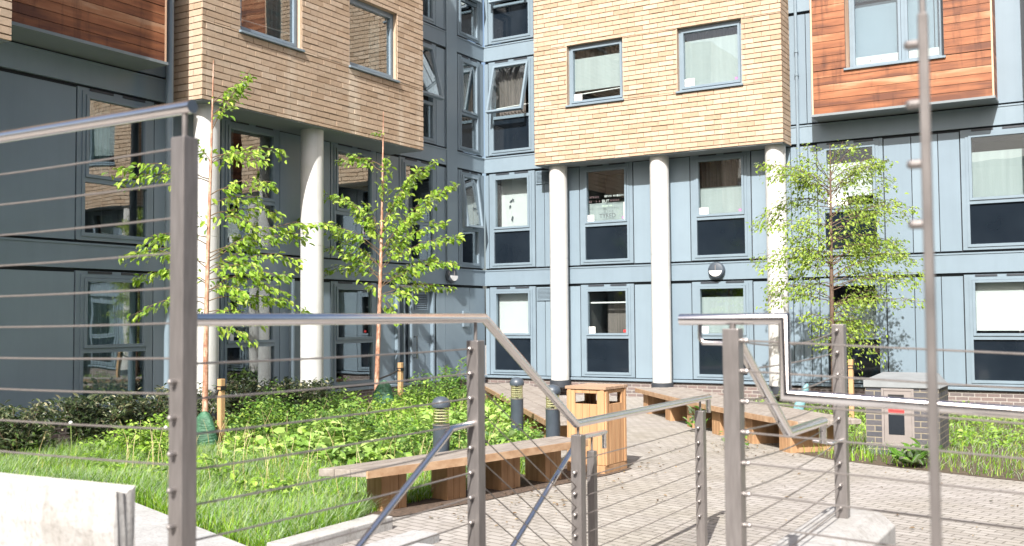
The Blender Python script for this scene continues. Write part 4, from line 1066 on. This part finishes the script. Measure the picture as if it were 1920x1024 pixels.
def weeds(name, label, poly, n, hmin, hmax, lmin, lmax, per, m, dens=None):
    x,y = scatter(poly,n,dens)
    t_ = np.clip((x+11.1)*.735+(y-10.2)*-.68,0,1.5); near = np.hypot(x+11.1-.735*t_,y-10.2+.68*t_) < .32   # kept clear in front of the watering bag
    x,y = x[~near],y[~near]; n = len(x)
    h = rng.uniform(hmin,hmax,n)*(.30+1.25*patch(x,y,2.3,2.0)**1.5)
    P=[];D=[];N_=[];Ls=[]
    K = np.repeat(np.arange(n),per); f = rng.random(len(K))**.6; a = rng.uniform(0,2*PI,len(K)); sp = rng.uniform(0,.11,len(K))
    P = np.stack([x[K]+np.cos(a)*sp,y[K]+np.sin(a)*sp,h[K]*f],1)
    D = np.stack([np.cos(a),np.sin(a),rng.normal(.15,.45,len(K))],1)
    N_ = np.stack([rng.normal(0,.4,len(K)),rng.normal(-.25,.4,len(K)),np.ones(len(K))],1)
    Ls = rng.uniform(lmin,lmax,len(K))
    V,F = leaf_arrays(P,D,N_,Ls,Ls*rng.uniform(.45,.75,len(K)))
    return tag(np_mesh(name,V,F,M[m]),label,'ground cover',None,'stuff')
WP = [(-11.6,8.6),(-9.5,9.2),(-7.2,9.2),(-6.05,8.9),(-6.0,10.4),(-6.6,11.85),(-9.9,16.1),(-11.7,17.6),(-12.3,16.3),(-12.0,14.6),(-11.6,12)]
weeds('ground_cover','dense bright leafy ground cover filling the bed between the benches',WP,1450,.14,.44,.035,.088,20,'weed',lambda x,y: np.clip((depth(x,y)-11.6)/2.2,0,1))
weeds('weeds','scattered low broadleaf weeds in the long foreground grass',[(-11.5,8.2),(-9,7.6),(-6.4,7.6),(-6.2,9.5),(-11,11)],260,.10,.26,.05,.10,9,'weed')
weeds('broadleaf_weeds','paler large leaved plants mixed into the bright ground cover',WP,420,.12,.40,.10,.19,8,'weed_pale',lambda x,y: np.clip((depth(x,y)-10.2)/2.5,0,1)*(patch(x,y,1.1,4.0)>.55))
weeds('nettles','finer dark green plants in drifts among the ground cover',WP,700,.30,.62,.04,.075,22,'weed_dark',lambda x,y: np.clip((depth(x,y)-11.5)/2,0,1)*(patch(x,y,.9,.5)>.5))
x,y = scatter([(-11.5,7.6),(-6.3,7.3),(-6.1,10.2),(-9.6,15.6),(-11.6,13)],190); n = len(x); h = rng.uniform(.3,.62,n); a = rng.uniform(0,2*PI,n)
V = np.zeros((n,6,3))
for k,(f,wf) in enumerate(((0,1),(.6,.9),(1,.5))):
    for e,sg in enumerate((-1,1)):
        V[:,2*k+e,0] = x+np.cos(a)*h*.3*f*f+.859*.003*wf*sg; V[:,2*k+e,1] = y+np.sin(a)*h*.3*f*f+.511*.003*wf*sg; V[:,2*k+e,2] = h*f
k = np.arange(n)[:,None]*6; F = np.concatenate([k+np.array([[0,1,3,2]]),k+np.array([[2,3,5,4]])],0)
tag(np_mesh('dry_stalks',V.reshape(-1,3),F,M['straw']),'thin straw coloured dead stalks standing in the grass','dead stalks',None,'stuff')
weeds('ground_cover','low leafy plants under the bushy tree on the right',[(-6.6,20.5),(-5.6,17.6),(-3.3,15.0),(1.5,15.0),(1.5,20.8)],500,.08,.22,.05,.09,10,'weed')

n = 420
x = np.concatenate([rng.normal(-5.1,.35,150),rng.uniform(-6,1,170),rng.normal(-4.6,.5,100)]); y = np.concatenate([rng.uniform(7.6,11.8,150),rng.uniform(7.5,16,170),rng.normal(13.9,.6,100)])
a = rng.uniform(0,2*PI,n); Ls = rng.uniform(.02,.055,n)
V,F = leaf_arrays(np.stack([x,y,np.full(n,.016)],1),np.stack([np.cos(a),np.sin(a),rng.normal(0,.1,n)],1),np.stack([rng.normal(0,.2,n),rng.normal(0,.2,n),np.ones(n)],1),Ls,Ls*.55)
tag(np_mesh('fallen_leaves',V,F,M['litter']),'small dry fallen leaves and bark chips scattered on the block paving','fallen leaves',None,'stuff')
def shrub(label, x, y, h, w, m, n, seed, ll=.085, name='shrub', spike=0, group='dark evergreen shrubs along the left wall'):
    r = np.random.default_rng(seed); t = thing(name,label,'shrub',(x,y,0),0,group)
    st_ = MB(); P=[];D=[];N_=[]
    ns = 9 if n < 1500 else 22
    for k in range(ns):
        a = r.uniform(0,2*PI); rr = w*math.sqrt(r.uniform(0,1)); top = np.array([rr*math.cos(a),rr*math.sin(a),h*r.uniform(.7,1.0+spike)])
        st_.tube([(top[0]*.2,top[1]*.2,-.03),tuple(top*np.array([.6,.6,.5])),tuple(top)],.008,5,radii=[.011,.008,.003])
        for _ in range(n//ns):
            f = r.uniform(.15,1)**.7; p = top*np.array([.2+.8*f,.2+.8*f,f])+r.normal(0,.07,3)*np.array([1,1,.5]); p[2]=max(.02,p[2])
            P.append(p); b = r.uniform(0,2*PI); D.append([math.cos(b),math.sin(b),r.uniform(.1,1.1)]); N_.append([r.normal(0,.5),r.normal(-.2,.5),1])
    st_.build('stem',M['twig'],t)
    L_ = r.uniform(.7,1.2,len(P))*ll
    V,F = leaf_arrays(np.array(P),np.array(D,float),np.array(N_,float),L_,L_*.36)
    np_mesh('foliage',V,F,M[m],t); return t
SH = [(-12.45,8.3,.66,'dark evergreen shrub farthest left below the curtained window'),(-12.3,9.25,.70,'dark evergreen shrub with upright tips left of the tall steel post'),(-12.2,10.05,.66,'dark evergreen shrub partly hidden just left of the tall steel post'),
      (-12.25,10.85,.70,'dark evergreen shrub behind the tall left steel post'),(-12.3,12.1,.70,'dark evergreen shrub just right of the green watering bag and stake'),(-12.4,13.1,.70,'dark evergreen shrub with buff tips below the second white column'),(-12.5,14.0,.62,'dark evergreen shrub at the far right end of the shrub row')]
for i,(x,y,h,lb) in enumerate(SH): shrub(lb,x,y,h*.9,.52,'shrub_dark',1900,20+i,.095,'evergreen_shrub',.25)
shrub('small bright green bush with glossy leaves in front of the door path',-11.35,16.75,.85,.40,'shrub_green',330,41,.11,'leafy_bush',.2,None)
shrub('broad leaved green weed clump at the foot of the brick meter cabinet',-2.15,13.0,.20,.20,'shrub_green',90,42,.17,'weed_clump',0,None)
shrub('small green weed sprouting from the mulch under the right bench',-4.55,13.62,.24,.14,'shrub_green',70,43,.09,'weed_clump',0,None)
shrub('thin green shoots growing under the far end of the right bench',-5.75,15.35,.38,.08,'shrub_green',36,44,.16,'weed_clump',0,None)
def dandelion(label,x,y,h):
    t = thing('dandelion',label,'flower',(x,y,0),0,'dandelion seed heads')
    q = MB(); q.tube([(0,0,0),(.02,.01,h*.5),(.015,0,h)],.004,5); q.build('stalk',M['stalk'],t)
    q = MB(); q.ball((.015,0,h),.026,10); q.build('seed_head',M['seed'],t)
dandelion('white round dandelion seed head in front of the dark shrubs',-10.45,8.95,.46)
dandelion('closed dandelion head on a tall stalk at the far left',-11.3,8.2,.55)

# ------------------------------------------------------------------ light, sky, camera
sd = Vector((.262,-1.0,.92)).normalized()
sun = bpy.data.lights.new('sun','SUN'); sun.energy = 5.0; sun.angle = math.radians(.5); sun.color = (1,.965,.91)
so = bpy.data.objects.new('sun',sun); COL.objects.link(so); so.rotation_euler = sd.to_track_quat('Z','Y').to_euler()
wd = bpy.data.worlds.new('World'); S.world = wd; wd.use_nodes = True
nt = wd.node_tree; bg = nt.nodes['Background']; sk = nt.nodes.new('ShaderNodeTexSky'); sk.sky_type = 'NISHITA'; sk.sun_disc = False
sk.sun_elevation = math.asin(sd.z); sk.sun_rotation = math.atan2(sd.x,sd.y); sk.altitude = 50; sk.dust_density = 4.5; sk.air_density = .95; sk.ozone_density = .7
nt.links.new(sk.outputs[0],bg.inputs[0]); bg.inputs[1].default_value = .098
cam = bpy.data.cameras.new('camera'); co = bpy.data.objects.new('camera',cam); COL.objects.link(co); S.camera = co
r_ = Vector((.859,.511,-.008)); f_ = Vector((-.510,.859,.045)).normalized(); r_ = (r_-f_*r_.dot(f_)).normalized(); u_ = r_.cross(f_)
co.matrix_world = Matrix(((r_.x,u_.x,-f_.x,0),(r_.y,u_.y,-f_.y,0),(r_.z,u_.z,-f_.z,1.8),(0,0,0,1)))
cam.sensor_width = 36; cam.lens = 35.925; cam.clip_end = 500; cam.clip_start = .05
cam.dof.use_dof = True; cam.dof.focus_distance = 14; cam.dof.aperture_fstop = 2.8
S.view_settings.view_transform = 'Standard'; S.view_settings.look = 'None'; S.view_settings.exposure = 1.0; S.view_settings.gamma = 1
S.render.film_transparent = False
S.cycles.max_bounces = 8; S.cycles.transparent_max_bounces = 12; S.cycles.use_denoising = True
